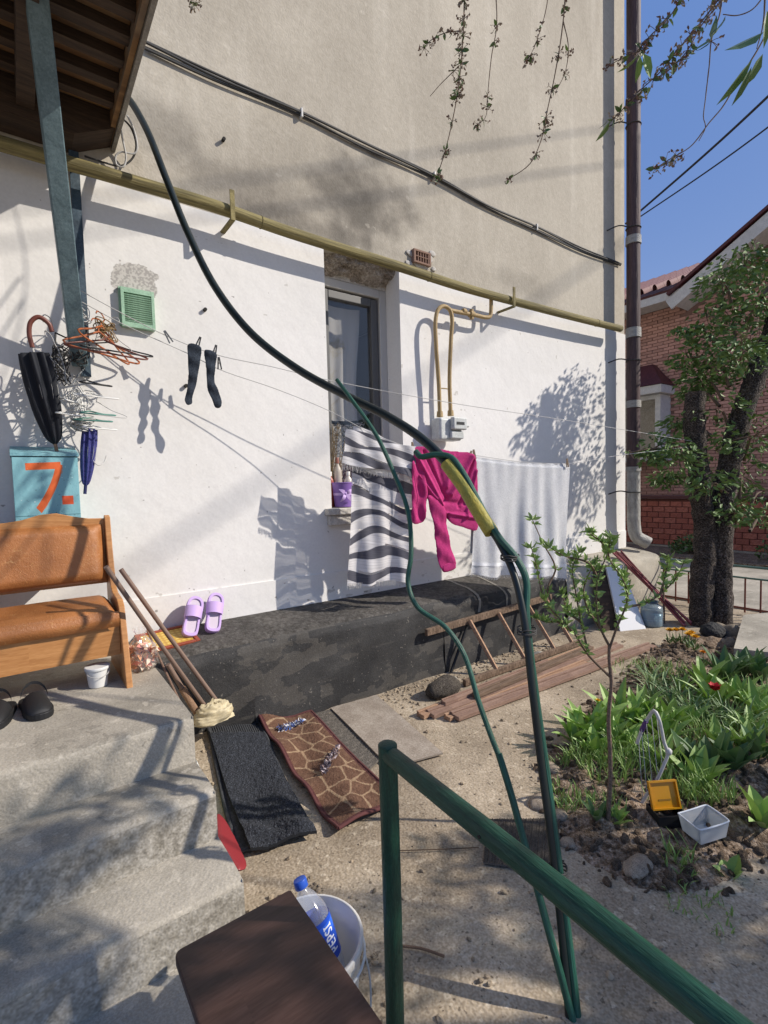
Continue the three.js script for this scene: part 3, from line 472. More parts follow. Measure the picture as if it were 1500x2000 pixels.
// ------------------------------------------------------------------ stairs
{
  const g = thing('concrete_stairs', 'worn concrete entrance stairs with a wide top landing', 'stairs', [0, 0, 0]);
  const step = (name, x1, y0, y1, z0, z1, seed) => { // block with soft worn edges
    const n = 90, P = (u, v) => { const prof = [[z0, y1], [lerp(z0, z1, 0.5), y1 + 0.004], [z1 - 0.03, y1], [z1 - 0.012, y1 - 0.004], [z1 - 0.003, y1 - 0.013], [z1, y1 - 0.03], [z1 + 0.004, (y0 + y1) / 2], [z1 + 0.002, y0]]; const t = v * 7, i = Math.min(6, Math.floor(t)), f = t - i; let z = lerp(prof[i][0], prof[i + 1][0], f), y = lerp(prof[i][1], prof[i + 1][1], f); const x = lerp(-3, x1, u); const e = v > 0.28 && v < 0.75 ? 1 : 0.3; z += e * 0.005 * (fbm(x * 4 + seed, y * 9, 4, 0, 7) - 0.5); y += 0.2 * 0.012 * (fbm(x * 3 + seed, z * 5, 3, 0, 6) - 0.5) - (v > 0.28 && v < 0.75 ? 0.006 * sstep(0.62, 0.72, fbm(x * 9, seed, 3, 0, 31)) : 0); return V(x, y, z); };
    const top = uvm(sheet(n, 16, (u, v) => P(u, v * 0.62))), front = uvm(sheet(n, 12, (u, v) => P(u, 0.62 + 0.38 * v))); const side = uvm(slab4(V(x1, y0, z0), V(x1, y0, z1 + 0.002), V(x1, y1 - 0.002, z1 - 0.004), V(x1, y1 - 0.002, z0), 0.003)); mesh(name, merge([top, side]), M.concrete, g); mesh('riser', front, seed === 1 ? M.concrete : M.roughConcrete, g);
  };
  step('landing', 0.55, -0.05, 0.64, 0.0, 1.38, 1); step('step', 0.55, -0.05, 0.445, 1.375, 1.65, 4); step('step', 0.553, -0.05, 0.262, 1.645, 1.915, 7); step('step', 0.42, -0.05, 0.085, 1.91, 3.4, 9);
}

// ------------------------------------------------------------------ bench and things on the landing
const LY = 0.642;
{
  const g = thing('bench', 'brown leather padded wooden bench against the wall', 'bench', [0.4, LY, 0.4]);
  const loc = q => q.translate(-0.4, -LY, -0.4);
  const s = new THREE.Shape(); [[0.36, LY], [0.36, 1.44], [0.385, 1.468], [0.41, 1.46], [0.44, 1.3], [0.5, 1.09], [0.56, 1.062], [0.7, 1.05], [0.745, 1.02], [0.785, 0.9], [0.83, 0.76], [0.862, LY]].forEach(([z, y], i) => i ? s.lineTo(z, y) : s.moveTo(z, y));
  const mk = x => { const e = new THREE.ExtrudeGeometry(s, { depth: 0.02, bevelEnabled: true, bevelSize: 0.004, bevelThickness: 0.004, bevelSegments: 2 }); e.rotateY(-Math.PI / 2); e.translate(x, 0, 0); return loc(uvm(e)); };
  mesh('end_panel', mk(0.4), M.benchWood, g); mesh('end_panel', mk(-1.1), M.benchWood, g);
  const bs = new THREE.Shape(); bs.moveTo(-1.08, 1.1); bs.lineTo(0.374, 1.1); bs.lineTo(0.374, 1.452); for (let i = 0; i <= 20; i++) { const u = i / 20, x = lerp(0.374, -1.08, u), y = 1.452 + 0.042 * Math.exp(-Math.pow((x - 0.13) / 0.11, 2)) + 0.042 * Math.exp(-Math.pow((x + 0.83) / 0.11, 2)); bs.lineTo(x, y); } bs.lineTo(-1.08, 1.1);
  mesh('back_board', loc(uvm(new THREE.ExtrudeGeometry(bs, { depth: 0.018, bevelEnabled: true, bevelSize: 0.003, bevelThickness: 0.003, bevelSegments: 1 }).translate(0, 0, 0.372))), M.benchWood, g);
  const pad = (x0, x1, a, b, th, seed) => { // a: back/top edge (y,z), b: front/bottom edge
    const n = V(0, -(b[1] - a[1]), b[0] - a[0]); n.set(0, b[1] - a[1], -(b[0] - a[0])).normalize(); if (n.z < 0 && Math.abs(n.z) > n.y) n.negate(); if (n.y < 0) n.negate();
    return uvm(sheet(60, 30, (u, v) => { const e = Math.pow(clamp(Math.min(u, 1 - u) * (x1 - x0) / 0.05), 0.45) * Math.pow(clamp(Math.min(v, 1 - v) / 0.14), 0.45); const x = lerp(x0, x1, u); const h = th * e + 0.006 * e * (fbm(x * 7 + seed, v * 3, 3, 0, 5) - 0.5); return V(x, lerp(a[0], b[0], v) + n.y * h, lerp(a[1], b[1], v) + n.z * h); }));
  };
  mesh('back_cushion', loc(pad(-1.07, 0.365, [1.425, 0.393], [1.115, 0.44], 0.045, 2)), M.leather, g);
  mesh('seat_cushion', loc(merge([pad(-1.07, 0.372, [1.005, 0.42], [0.985, 0.775], 0.045, 5), uvm(sheet(40, 8, (u, v) => { const x = lerp(-1.07, 0.372, u); return V(x, lerp(1.01, 0.932, v), 0.772 + 0.02 * Math.sin(v * 3.14) + 0.004 * (fbm(x * 9, v, 2, 0, 3) - 0.5)); }))])), M.leather, g);
  mesh('seat_board', loc(box(-1.08, 0.374, 0.965, 0.984, 0.4, 0.76)), M.benchWood, g);
  mesh('apron', loc(box(-1.08, 0.374, 0.785, 0.935, 0.735, 0.752)), M.benchWood, g);
  mesh('storage_box', loc(merge([box(-1.08, 0.374, 0.79, 0.8, 0.42, 0.734), box(-1.08, 0.374, 0.801, 0.964, 0.405, 0.42)])), M.benchWood, g);
}
{
  // blue painted cabinet behind the bench, with an orange brushed 7.
  const g = thing('blue_cabinet', 'pale blue painted cabinet with orange brushed numeral hung behind the bench', 'cabinet', [0.13, LY, 0.012]);
  const m = paint('#86b6bd', '#6fa3ad', { rough: 0.6, seed: 71, bump: 0.004 });
  const c = document.createElement('canvas'); c.width = 512; c.height = 512; const k = c.getContext('2d'); k.fillStyle = '#80b4bc'; k.fillRect(0, 0, 512, 512);
  const R = rng(12); for (let i = 0; i < 260; i++) { k.fillStyle = ['rgba(100,150,160,.35)', 'rgba(160,200,205,.35)', 'rgba(60,80,90,.3)'][i % 3]; const s = R() * 16; k.fillRect(R() * 512, R() * 512, s, 2 + R() * 5); }
  k.strokeStyle = '#d9642c'; k.lineCap = 'butt'; k.lineWidth = 46; k.beginPath(); k.moveTo(96, 62); k.lineTo(372, 52); k.stroke(); k.lineWidth = 54; k.beginPath(); k.moveTo(360, 45); k.quadraticCurveTo(330, 190, 180, 350); k.stroke();
  for (let i = 0; i < 40; i++) { k.lineWidth = 3; k.beginPath(); const t = i / 40, x = lerp(360, 190, t), y = lerp(60, 340, t); k.moveTo(x, y); k.lineTo(x + 30 + R() * 18, y + 4); k.stroke(); }
  k.fillStyle = '#d4552c'; k.fillRect(368, 258, 92, 58); k.fillStyle = '#3f6a74'; k.fillRect(0, 382, 512, 4);
  k.fillStyle = '#26343a'; k.font = '34px sans-serif'; k.fillText('ЦЕН', 90, 500);
  for (let i = 0; i < 26; i++) { k.fillStyle = i % 2 ? 'rgba(235,240,238,.8)' : 'rgba(40,50,55,.7)'; k.fillRect(R() * 512, R() * 512, 2 + R() * 9, 2 + R() * 4); }
  const t = new THREE.CanvasTexture(c); t.colorSpace = THREE.SRGBColorSpace; const fm = std({ map: t, bumpMap: bumpSoft, bumpScale: 0.003, roughness: 0.6 });
  mesh('body', box(-0.15, 0.15, 0.58, 1.16, 0, 0.235, 0.004), m, g);
  const dg = new THREE.PlaneGeometry(0.296, 0.42); const bx = new THREE.BoxGeometry(0.296, 0.42, 0.006); const dr = mesh('door', bx.translate(0, 0.945, 0.24), m, g); dg.translate(0, 0.945, 0.2435); mesh('painted_front', dg, fm, dr);
  mesh('lid', (() => { const s = new THREE.Shape(); s.moveTo(0, 1.162); s.lineTo(0.25, 1.162); s.lineTo(0.25, 1.178); s.lineTo(0, 1.23); const e = new THREE.ExtrudeGeometry(s, { depth: 0.31, bevelEnabled: false }); e.rotateY(-Math.PI / 2); e.translate(0.155, 0, 0); return uvm(e); })(), m, g);
}
{
  const lathe = (pts, n = 28) => new THREE.LatheGeometry(pts.map(([r, y]) => new THREE.Vector2(r, y)), n);
  const g = thing('plastic_pail', 'small white lidded plastic pail under the bench', 'pail', [0.27, LY, 0.735]);
  mesh('pail', lathe([[0, 0.002], [0.038, 0.002], [0.041, 0.006], [0.05, 0.085], [0.052, 0.088], [0, 0.089]]), M.whitePlastic, g);
  mesh('lid', lathe([[0, 0.102], [0.046, 0.102], [0.054, 0.104], [0.056, 0.1], [0.056, 0.09], [0.052, 0.088]]), M.whitePlastic, g);
  mesh('handle', tube([[-0.055, 0.094, 0], [-0.04, 0.07, 0.045], [0, 0.06, 0.062], [0.04, 0.07, 0.045], [0.055, 0.094, 0]], 0.002, 20, 5), M.wire, g);
  // black slip-on clogs
  for (const [x, z, a, l] of [[0.01, 0.87, 0.15, 'black rubber clog with an upright heel strap before the bench'], [-0.12, 0.87, -0.2, 'black rubber clog partly beyond its mate on the landing']]) {
    const c = thing('rubber_clog', l, 'clog', [x, LY, z], 'black clogs on the landing'); c.rotation.y = a;
    const sole = smoothPoly([[-0.045, -0.12], [0.045, -0.12], [0.048, -0.02], [0.056, 0.07], [0.035, 0.135], [-0.03, 0.135], [-0.052, 0.06], [-0.042, -0.03]], 2); const s = new THREE.Shape(sole.map(p => new THREE.Vector2(p[0], -p[1])));
    mesh('sole', new THREE.ExtrudeGeometry(s, { depth: 0.022, bevelEnabled: true, bevelSize: 0.004, bevelThickness: 0.004, bevelSegments: 2 }).rotateX(-Math.PI / 2).translate(0, 0.004, 0), M.black, c);
    mesh('upper', sheet(24, 16, (u, v) => { const th = u * Math.PI, zz = lerp(0.0, 0.132, v), w = 0.052 * Math.sqrt(1 - Math.pow(clamp((zz - 0.03) / 0.112), 3)) , h = 0.062 * (1 - 0.55 * v) * Math.sqrt(1 - Math.pow(v, 4)); return V(Math.cos(th) * w, 0.024 + Math.sin(th) * h, zz); }), M.black, c);
    mesh('heel_strap', sheet(24, 2, (u, v) => { const th = u * Math.PI, a2 = 0.95; return V(Math.cos(th) * 0.05, 0.05 + Math.sin(th) * 0.075 * Math.sin(a2) + v * 0.014, 0.0 - Math.sin(th) * 0.05 * Math.cos(a2)); }), M.black, c);
  }
  // see-through bag of onion skins
  const b = thing('plastic_bag', 'clear plastic bag of orange peelings beside the bench', 'bag', [0.49, LY, 0.62]);
  const R = rng(77), L = new Leaves(); for (let i = 0; i < 420; i++) { const d = rdir(R), r = Math.cbrt(R()); const p = V(d.x * r * 0.062, 0.075 + d.y * r * 0.065, d.z * r * 0.062); const c = [[0.62, 0.3, 0.14], [0.72, 0.5, 0.34], [0.7, 0.24, 0.18], [0.75, 0.66, 0.52]][Math.floor(R() * 4)]; L.leaf(p, rdir(R), rdir(R), 0.035, 0.025, c, 0.3); }
  mesh('peelings', L.build(), std({ vertexColors: true, roughness: 0.7 }), b);
  mesh('film', (() => { const g = lathe([[0.0, 0.003], [0.06, 0.004], [0.078, 0.03], [0.078, 0.08], [0.062, 0.13], [0.035, 0.165], [0.02, 0.19], [0.034, 0.215], [0.03, 0.228]], 40); const p = g.attributes.position, v = V(); for (let i = 0; i < p.count; i++) { v.fromBufferAttribute(p, i); const a = Math.atan2(v.z, v.x), k = 1 + 0.1 * Math.sin(a * 7 + v.y * 40) * (v.y > 0.1 ? 1.6 : 0.6) + 0.06 * Math.sin(a * 13 - v.y * 70); p.setXYZ(i, v.x * k, v.y, v.z * k); } g.computeVertexNormals(); return g; })(), new THREE.MeshPhysicalMaterial({ color: 0xffffff, transmission: 0.92, thickness: 0, roughness: 0.12, side: THREE.DoubleSide }), b);
}
// ------------------------------------------------------------------ hangers, umbrellas and cords tied to the bracket
{
  const Rr = rng(404);
  const hanger = (w, h, r, m, hook = true) => { const g = []; const A = V(0, 0.03, 0), L = V(-w / 2, -h, 0), Q = V(w / 2, -h, 0);
    g.push(tube([A, V(-w * 0.25, -h * 0.42, 0.004), V(-w * 0.46, -h * 0.86, 0), V(-w / 2, -h * 1.0, 0), V(-w * 0.46, -h * 1.12, 0), V(0, -h * 1.14, 0), V(w * 0.46, -h * 1.12, 0), V(w / 2, -h, 0), V(w * 0.46, -h * 0.86, 0), V(w * 0.25, -h * 0.42, -0.004), A], r, 70, 6));
    return g[0]; };
  const hook = r => tube([V(0, 0.02, 0), V(0, 0.05, 0), V(0.022, 0.075, 0), V(0.035, 0.1, 0), V(0.015, 0.128, 0), V(-0.018, 0.122, 0), V(-0.03, 0.1, 0)], r, 24, 6);
  const cols = { orange: paint('#b4662f', '#9c4f22', { seed: 81, rough: 0.4 }), white: M.whitePlastic, black: M.black, wire: M.wire, mint: std({ color: 0x4f8478, roughness: 0.5 }), brown: std({ color: 0x6b3a2e, roughness: 0.45 }), grey: std({ color: 0x6c6f72, roughness: 0.5 }) };
  const list = [ // px, py, z, kind, width, tilt(z), turn(y), pitch(x), words
    [195, 655, 0.17, 'orange', 0.42, -0.12, 0.35, 0.5, 'orange plastic clothes hanger lying foremost in the bundle'],
    [205, 668, 0.22, 'brown', 0.42, -0.1, 0.1, 0.9, 'red brown plastic clothes hanger under the orange one'],
    [200, 645, 0.14, 'orange', 0.4, -0.24, 0.8, 0.3, 'orange plastic clothes hanger turned sideways against the bracket'],
    [215, 672, 0.2, 'black', 0.4, 0.05, 0.2, 1.05, 'thin black clothes hanger poking out past the orange ones'],
    [210, 650, 0.12, 'wire', 0.36, -0.2, -0.5, 0.5, 'bent wire clothes hanger beneath the vent grille'],
    [120, 690, 0.2, 'grey', 0.4, 0.55, 1.0, 0.4, 'grey clothes hanger hooked beside the black umbrella'],
    [130, 730, 0.18, 'wire', 0.36, 0.9, 1.2, 0.6, 'wire clothes hanger tipped on end by the black umbrella'],
    [115, 660, 0.15, 'black', 0.38, 0.6, 0.7, 0.2, 'black clothes hanger tucked behind the bracket strut'],
    [175, 745, 0.13, 'black', 0.2, 0.1, 0.4, 1.2, 'small black clip hanger below the bundle'],
    [180, 770, 0.14, 'white', 0.24, 0.0, 0.2, 1.25, 'small white clip hanger above the mint one'],
    [190, 790, 0.14, 'wire', 0.3, -0.1, 0.1, 0.8, 'fine wire hanger spread wide below the bundle'],
    [182, 805, 0.15, 'mint', 0.2, 0.04, 0.3, 1.3, 'mint green clip hanger in the lower stack'],
    [178, 818, 0.15, 'mint', 0.2, -0.04, 0.1, 1.3, 'second mint green clip hanger in the lower stack'],
    [180, 832, 0.16, 'white', 0.22, 0.05, 0.5, 1.3, 'white clip hanger lowest in the stack'],
    [125, 780, 0.2, 'white', 0.16, 0.2, 0.9, 1.3, 'little white hanger by the umbrella shaft'],
    [130, 808, 0.2, 'white', 0.16, -0.2, 0.6, 1.35, 'little white hanger below its twin by the umbrella shaft']];
  for (const [x, y, z, kind, w, tz, ty, tx, l] of list) {
    const p = onZ(x, y, z), g = thing('clothes_hanger', l, 'hanger', p, 'hangers bundled on the bracket'); g.rotation.set(-tx, ty, tz, 'YXZ');
    const r = kind === 'wire' ? 0.0022 : kind === 'orange' || kind === 'brown' ? 0.0055 : 0.0042;
    mesh('frame', hanger(w, w * 0.3, r, cols[kind]), cols[kind], g); mesh('hook', hook(Math.max(0.002, r * 0.7)), kind === 'orange' || kind === 'brown' ? cols[kind] : M.wire, g);
  }
  // tangled cords round the bracket foot
  const tangle = (l, c, rad, n, m, r, seed) => { const R = rng(seed), p = []; for (let i = 0; i < n; i++) { const a = i * 1.9 + R(), q = rad[0] * (0.35 + 0.65 * R()); p.push(V(c.x + Math.cos(a) * q, c.y + (R() - 0.5) * 2 * rad[1], c.z + Math.sin(a) * q * 0.55)); } return single('tangled_cord', l, 'cord', tube(p, r, n * 7, 5), m, 'cords tied to the bracket'); };
  const bp = onZ(148, 610, 0.1);
  tangle('grey wire wound round the strut above the hangers', V(0.335, 2.62, 0.17), [0.075, 0.06], 26, M.wire, 0.0026, 1);
  tangle('dark knotted cord round the foot of the bracket', V(0.335, 2.47, 0.11), [0.06, 0.13], 60, M.cable, 0.0036, 2);
  tangle('straw coloured twine balled up behind the orange hangers', onZ(205, 645, 0.1), [0.07, 0.075], 46, std({ color: 0x8b7350, roughness: 0.9 }), 0.0032, 3);
  tangle('white cord knotted in a heap under the hangers', onZ(160, 830, 0.14), [0.075, 0.035], 50, M.wire, 0.0042, 4);
  tangle('grey cord hanging tangled beside the black umbrella', onZ(118, 710, 0.16), [0.06, 0.12], 60, M.cable, 0.003, 5);
  tangle('pale clips and cord bunched below the dark knot', onZ(150, 790, 0.13), [0.05, 0.1], 50, M.whitePlastic, 0.003, 6);
  single('dangling_cord', 'white cord end drooping in a loop beside the navy umbrella', 'cord', tube([onZ(165, 845, 0.14), onZ(178, 868, 0.14), onZ(180, 895, 0.14), onZ(190, 908, 0.13), onZ(202, 905, 0.1), onZ(208, 890, 0.08)], 0.0035, 40, 6), M.wire);
  // umbrellas
  const umb = (name, l, a, b, r, m, tip, grip, crook) => {
    const g = thing(name, l, 'umbrella', a); const d = b.clone().sub(a), n = 48; const ax = d.clone().normalize(), sx = V(1, 0, 0).addScaledVector(ax, -ax.x).normalize(), sz = ax.clone().cross(sx);
    mesh('canopy', sheet(n, 20, (u, v) => { const th = u * Math.PI * 2, rr = r * Math.pow(Math.sin(Math.PI * (0.12 + 0.88 * (1 - v)) ** 0.8 * 0.62), 0.9) * (1 + 0.26 * Math.sin(th * 8 + v * 2.2)) * (v > 0.94 ? (1 - v) / 0.06 * 0.7 + 0.3 : 1); return d.clone().multiplyScalar(v).addScaledVector(sx, Math.cos(th) * rr).addScaledVector(sz, Math.sin(th) * rr); }), m, g);
    mesh('tip', capped([d.clone().multiplyScalar(0.97), d.clone().addScaledVector(ax, tip[1])], tip[0], 2, 10), tip[2], g);
    mesh('shaft', capped([d.clone().multiplyScalar(0.3), ax.clone().multiplyScalar(-grip)], 0.006, 2, 8), M.wire, g);
    if (crook) mesh('crook_handle', tube([ax.clone().multiplyScalar(-0.03), ax.clone().multiplyScalar(-grip), ax.clone().multiplyScalar(-grip - 0.06).addScaledVector(sx, 0.02), ax.clone().multiplyScalar(-grip - 0.085).addScaledVector(sx, 0.06), ax.clone().multiplyScalar(-grip - 0.05).addScaledVector(sx, 0.1), ax.clone().multiplyScalar(-grip - 0.01).addScaledVector(sx, 0.105)], 0.012, 40, 10), cols.brown, g);
    for (let i = 0; i < 8; i++) { const th = (i + 0.2) / 8 * 6.283, rr = r * 1.0; mesh('rib', capped([d.clone().multiplyScalar(0.94), d.clone().multiplyScalar(0.4).addScaledVector(sx, Math.cos(th) * rr * 1.18).addScaledVector(sz, Math.sin(th) * rr * 1.18), d.clone().multiplyScalar(0.0).addScaledVector(sx, Math.cos(th) * rr * 0.8).addScaledVector(sz, Math.sin(th) * rr * 0.8)], 0.0016, 10, 4), M.wire, g); }
    return g;
  };
  umb('folded_umbrella', 'large black folded umbrella with a wooden crook handle', onZ(66, 690, 0.24), onZ(108, 868, 0.19), 0.062, std({ color: 0x10151f, roughness: 0.75 }), [0.009, 0.075, M.tanWood], 0.1, true);
  umb('folded_umbrella', 'small navy folded umbrella with pale flecks hanging point down', onZ(176, 838, 0.13), onZ(167, 950, 0.12), 0.034, std({ map: rep(mottle('#2a2c66', '#3c3f86', 9, 0.35, 91, 256), 6), roughness: 0.7 }), [0.009, 0.045, std({ color: 0x252a55 })], 0.03, false);
}

// ------------------------------------------------------------------ washing lines and washing
const lineN = V(-0.188, 0, 1).normalize(), lineO = V(0.32, 0, 0.1), lineX = V(1, 0, 0.188).normalize();
const LP = (x, y, off = 0) => onPlane(x, y, lineO.clone().addScaledVector(lineN, off), lineN);
const lfr = off => ({ o: lineO.clone().addScaledVector(lineN, off), x: lineX, y: V(0, 1, 0), z: lineN });
const pegM = { grey: std({ color: 0x5a5f66, roughness: 0.6 }), wood: std({ color: 0x8d7a66, roughness: 0.8 }), dark: std({ color: 0x23262b, roughness: 0.6 }) };
{
  const A = [[158, 568], [240, 613], [330, 658], [420, 692], [530, 716], [640, 742], [870, 785], [1100, 820], [1360, 863]].map(p => LP(...p));
  single('washing_line', 'upper white washing line strung from the bracket to the tree', 'washing line', tube(A, 0.0026, 120, 6), M.wire, 'washing lines');
  const B = [[160, 590], [240, 633], [370, 692], [430, 722], [540, 760], [640, 801], [730, 848], [810, 876], [925, 889], [1020, 902], [1112, 905], [1205, 890], [1356, 872]].map(p => LP(...p, -0.03));
  single('washing_line', 'lower washing line carrying the curtain, sweatshirt and towel', 'washing line', tube(B, 0.0026, 160, 6), M.wire, 'washing lines');
  const peg = (x, y, ang, m, l, off = 0) => { const p = LP(x, y, off), g = thing('clothes_peg', l, 'peg', p, 'pegs on the washing lines'); g.rotation.set(0, -0.19, ang); for (const s of [-1, 1]) { const b = box(-0.004, 0.004, -0.05, 0.03, -0.0055, 0.0055, 0.002); b.rotateZ(0.1 * s); b.translate(s * 0.006, 0.005, 0); mesh('jaw', b, m, g); } mesh('spring', new THREE.TorusGeometry(0.005, 0.0012, 5, 10).rotateY(1.57).translate(0, -0.004, 0), M.wire, g); };
  peg(327, 656, 0.5, pegM.grey, 'grey clothes peg alone on the upper line near the vent'); peg(388, 668, -0.35, pegM.dark, 'dark clothes peg gripping the sock nearer the bracket'); peg(420, 684, -0.25, pegM.dark, 'dark clothes peg gripping the sock farther from the bracket'); peg(428, 708, 0.05, pegM.dark, 'dark clothes peg on the lower line just under the socks', -0.03);
  peg(806, 872, 0.1, pegM.wood, 'wooden clothes peg at the sweatshirt and curtain join'); peg(918, 888, -0.5, pegM.wood, 'wooden clothes peg between sweatshirt and towel'); peg(926, 886, 0.15, pegM.wood, 'second wooden clothes peg between sweatshirt and towel'); peg(1108, 903, 0.1, pegM.wood, 'wooden clothes peg at the far towel corner');
  // socks
  const sockM = std({ map: rep(mottle('#39424e', '#2b323c', 12, 0.1, 93, 256), 8), bumpMap: rep(bumpFine, 14), bumpScale: 0.003, roughness: 1 });
  const fold = (x, y) => 0.005 * Math.sin(y * 60 + x * 30);
  for (const [pts, l, off] of [[[[368, 672], [392, 678], [391, 705], [386, 735], [383, 752], [376, 775], [375, 788], [366, 791], [361, 783], [365, 762], [368, 730], [367, 700]], 'dark grey sock pegged beside its mate, toe hanging straight down', 0.0], [[[400, 684], [422, 690], [421, 715], [419, 745], [426, 762], [433, 785], [430, 796], [421, 796], [414, 780], [405, 758], [403, 725], [401, 705]], 'dark grey sock pegged beside its mate, toe turned out to the side', 0.01]]) {
    const fr = lfr(off); single('sock', l, 'sock', cloth(round(trace(pts, fr)), fr, { res: 0.003, th: 0.008, rim: 0.03, fold }), sockM, 'socks on the line');
  }
  // towel: folded over the line, ribs deepening downwards
  {
    const fr = lfr(-0.03), g = thing('towel', 'large pale grey terry towel hanging over the lower line', 'towel', LP(1018, 902, -0.03)); const o = g.position;
    const TL = LP(921, 891, -0.03), TR = LP(1112, 906, -0.03), BL = LP(920, 1128, -0.03), BR = LP(1106, 1131, -0.03);
    const map = rep(mottle('#ecedee', '#e0e1e3', 20, 0.08, 95), 2);
    const P = (u, v, off) => { const p = TL.clone().lerp(TR, u).lerp(BL.clone().lerp(BR, u), v); p.y -= 0.02 * Math.sin(u * Math.PI) * (1 - v); const conv = 1 - 0.15 * v; const w = v * (0.022 * Math.sin(u * 21 + 3 * v + 1.2) + 0.013 * Math.sin(u * 41 - 2 * v) + 0.02 * Math.sin(u * 9 + 2.2 * v)) + 0.004 * Math.sin(u * 50) * (1 - v); p.addScaledVector(lineN, 0.012 + off + w + (v < 0.02 ? -0.01 : 0)); p.addScaledVector(lineX, 0.02 * Math.sin(v * 3.2) * (0.5 - u)); if (v > 0.97) p.y += 0.012 * Math.sin(u * 17 + 1); return p.sub(o); };
    const tm = std({ map, bumpMap: rep(bumpFine, 9), bumpScale: 0.006, roughness: 1 });
    mesh('front', sheet(140, 90, (u, v) => P(u, v * 0.87, 0), [2, 2]), tm, g); mesh('border_band', sheet(140, 8, (u, v) => P(u, lerp(0.87, 0.9, v), 0.003), [2, 0.2]), std({ map: rep(map, 1), roughness: 0.8 }), g); mesh('hem', sheet(140, 10, (u, v) => P(u, lerp(0.9, 0.985, v), 0.0), [2, 0.3]), tm, g);
    mesh('back', sheet(100, 50, (u, v) => P(u, v * 0.8, -0.035), [2, 2]), tm, g);
    const fg = []; const R = rng(6); for (let i = 0; i < 260; i++) { const u = (i + R()) / 260, a = P(u, 0.984, 0), b = P(u + (R() - 0.5) * 0.008, 1.0, 0); fg.push(new THREE.TubeGeometry(new THREE.LineCurve3(a, b.add(V(0, -0.008 * R(), 0))), 1, 0.0011, 3, false)); } const f = mesh('fringe', merge(fg), tm, g); f.userData.kind = 'stuff';
  }
  // pink sweatshirt slung over the line
  {
    const g = thing('pink_sweatshirt', 'bright pink sweatshirt draped over the lower line with dangling sleeves', 'sweatshirt', LP(866, 884, 0)); const o = g.position;
    const pm = std({ map: rep(mottle('#c2357a', '#ad2a69', 10, 0.06, 97, 256), 3), bumpMap: rep(bumpFine, 12), bumpScale: 0.002, roughness: 0.95 });
    const put = (name, px, off, th, fold, rim = 0.05) => { const fr = lfr(off); const geo = cloth(round(trace(px, fr), 120), fr, { res: 0.006, th, rim, fold }); geo.translate(-o.x, -o.y, -o.z); return mesh(name, geo, pm, g); };
    const X = px => LP(px, 950).sub(lineO).dot(lineX);
    const fr0 = lfr(0), cr = [[[812, 890], [862, 985], 0.02, 0.03], [[828, 882], [872, 975], 0.014, -0.02], [[818, 930], [850, 975], 0.014, 0.022], [[922, 893], [880, 965], 0.02, 0.03], [[924, 900], [896, 990], 0.014, -0.022], [[930, 920], [908, 1010], 0.014, 0.02], [[870, 1002], [928, 1012], 0.012, 0.016], [[866, 980], [925, 985], 0.02, -0.014], [[850, 885], [868, 960], 0.022, -0.012], [[885, 890], [872, 950], 0.018, 0.012]].map(([a, b, w, h]) => { const [p, q] = trace([a, b], fr0); return [p, q, w, h]; });
    const creases = (x, y) => { let z = 0; for (const [p, q, w, h] of cr) { const dx = q[0] - p[0], dy = q[1] - p[1], t = clamp(((x - p[0]) * dx + (y - p[1]) * dy) / (dx * dx + dy * dy)); const d = Math.hypot(x - p[0] - t * dx, y - p[1] - t * dy); z += h * Math.exp(-d * d / (w * w)); } return z + 0.006 * (fbm(x * 14, y * 14, 3, 0, 7) - 0.5); };
    put('body', [[807, 876], [840, 874], [880, 881], [926, 889], [931, 920], [933, 980], [931, 1034], [908, 1028], [880, 1020], [868, 1008], [846, 998], [838, 978], [824, 962], [808, 935]], 0.0, 0.004, creases, 0.02);
    put('sleeve', [[805, 900], [822, 912], [834, 950], [831, 990], [827, 1018], [806, 1022], [803, 985], [804, 940]], 0.012, 0.008, (x, y) => 0.005 * Math.sin(y * 33 + x * 60) + 0.008 * (fbm(x * 12, y * 8, 3, 0, 3) - 0.5) + 0.012 * Math.sin(x * 55), 0.03);
    put('sleeve', [[836, 968], [852, 972], [868, 990], [873, 1022], [879, 1062], [889, 1106], [863, 1113], [852, 1070], [848, 1030], [841, 1000]], 0.02, 0.011, (x, y) => 0.012 * (fbm(x * 16 + 2, y * 9, 3, 0, 5) - 0.5) + 0.006 * Math.sin((x * 0.8 + y) * 38), 0.035);
    put('cuff', [[863, 1104], [888, 1098], [890, 1109], [865, 1117]], 0.022, 0.012, () => 0, 0.012);
    put('pocket_flap', [[876, 1002], [905, 1000], [930, 1008], [931, 1035], [902, 1029], [880, 1020]], 0.02, 0.005, creases, 0.02);
    const fr = lfr(0.03); mesh('drawcord', tube([LP(806, 905, 0.05), LP(812, 950, 0.05), LP(816, 975, 0.05), LP(813, 985, 0.05)].map(p => p.sub(o)), 0.003, 16, 5), pm, g);
  }
  // sheer striped curtain folded over the line
  {
    const g = thing('striped_curtain', 'sheer curtain with grey and white bands and a fringe on the lower line', 'curtain', LP(745, 850, -0.03)); const o = g.position;
    const cl = tex(64, 1024, (u, v) => { const y = 1 - v; const s = (y * 8.5 + 0.2 * Math.sin(u * 5 + y * 7) + 0.55 * (vn(u * 1.6, y * 7, 0, 8) - 0.5)) % 1; const d = s > 0.62 ? 1 : 0; const st = 0.06 * (vn(u * 8, y * 300, 0, 5) - 0.5); const c = d ? [0.3, 0.3, 0.34] : [0.84, 0.83, 0.83]; return [c[0] + st, c[1] + st, c[2] + st]; });
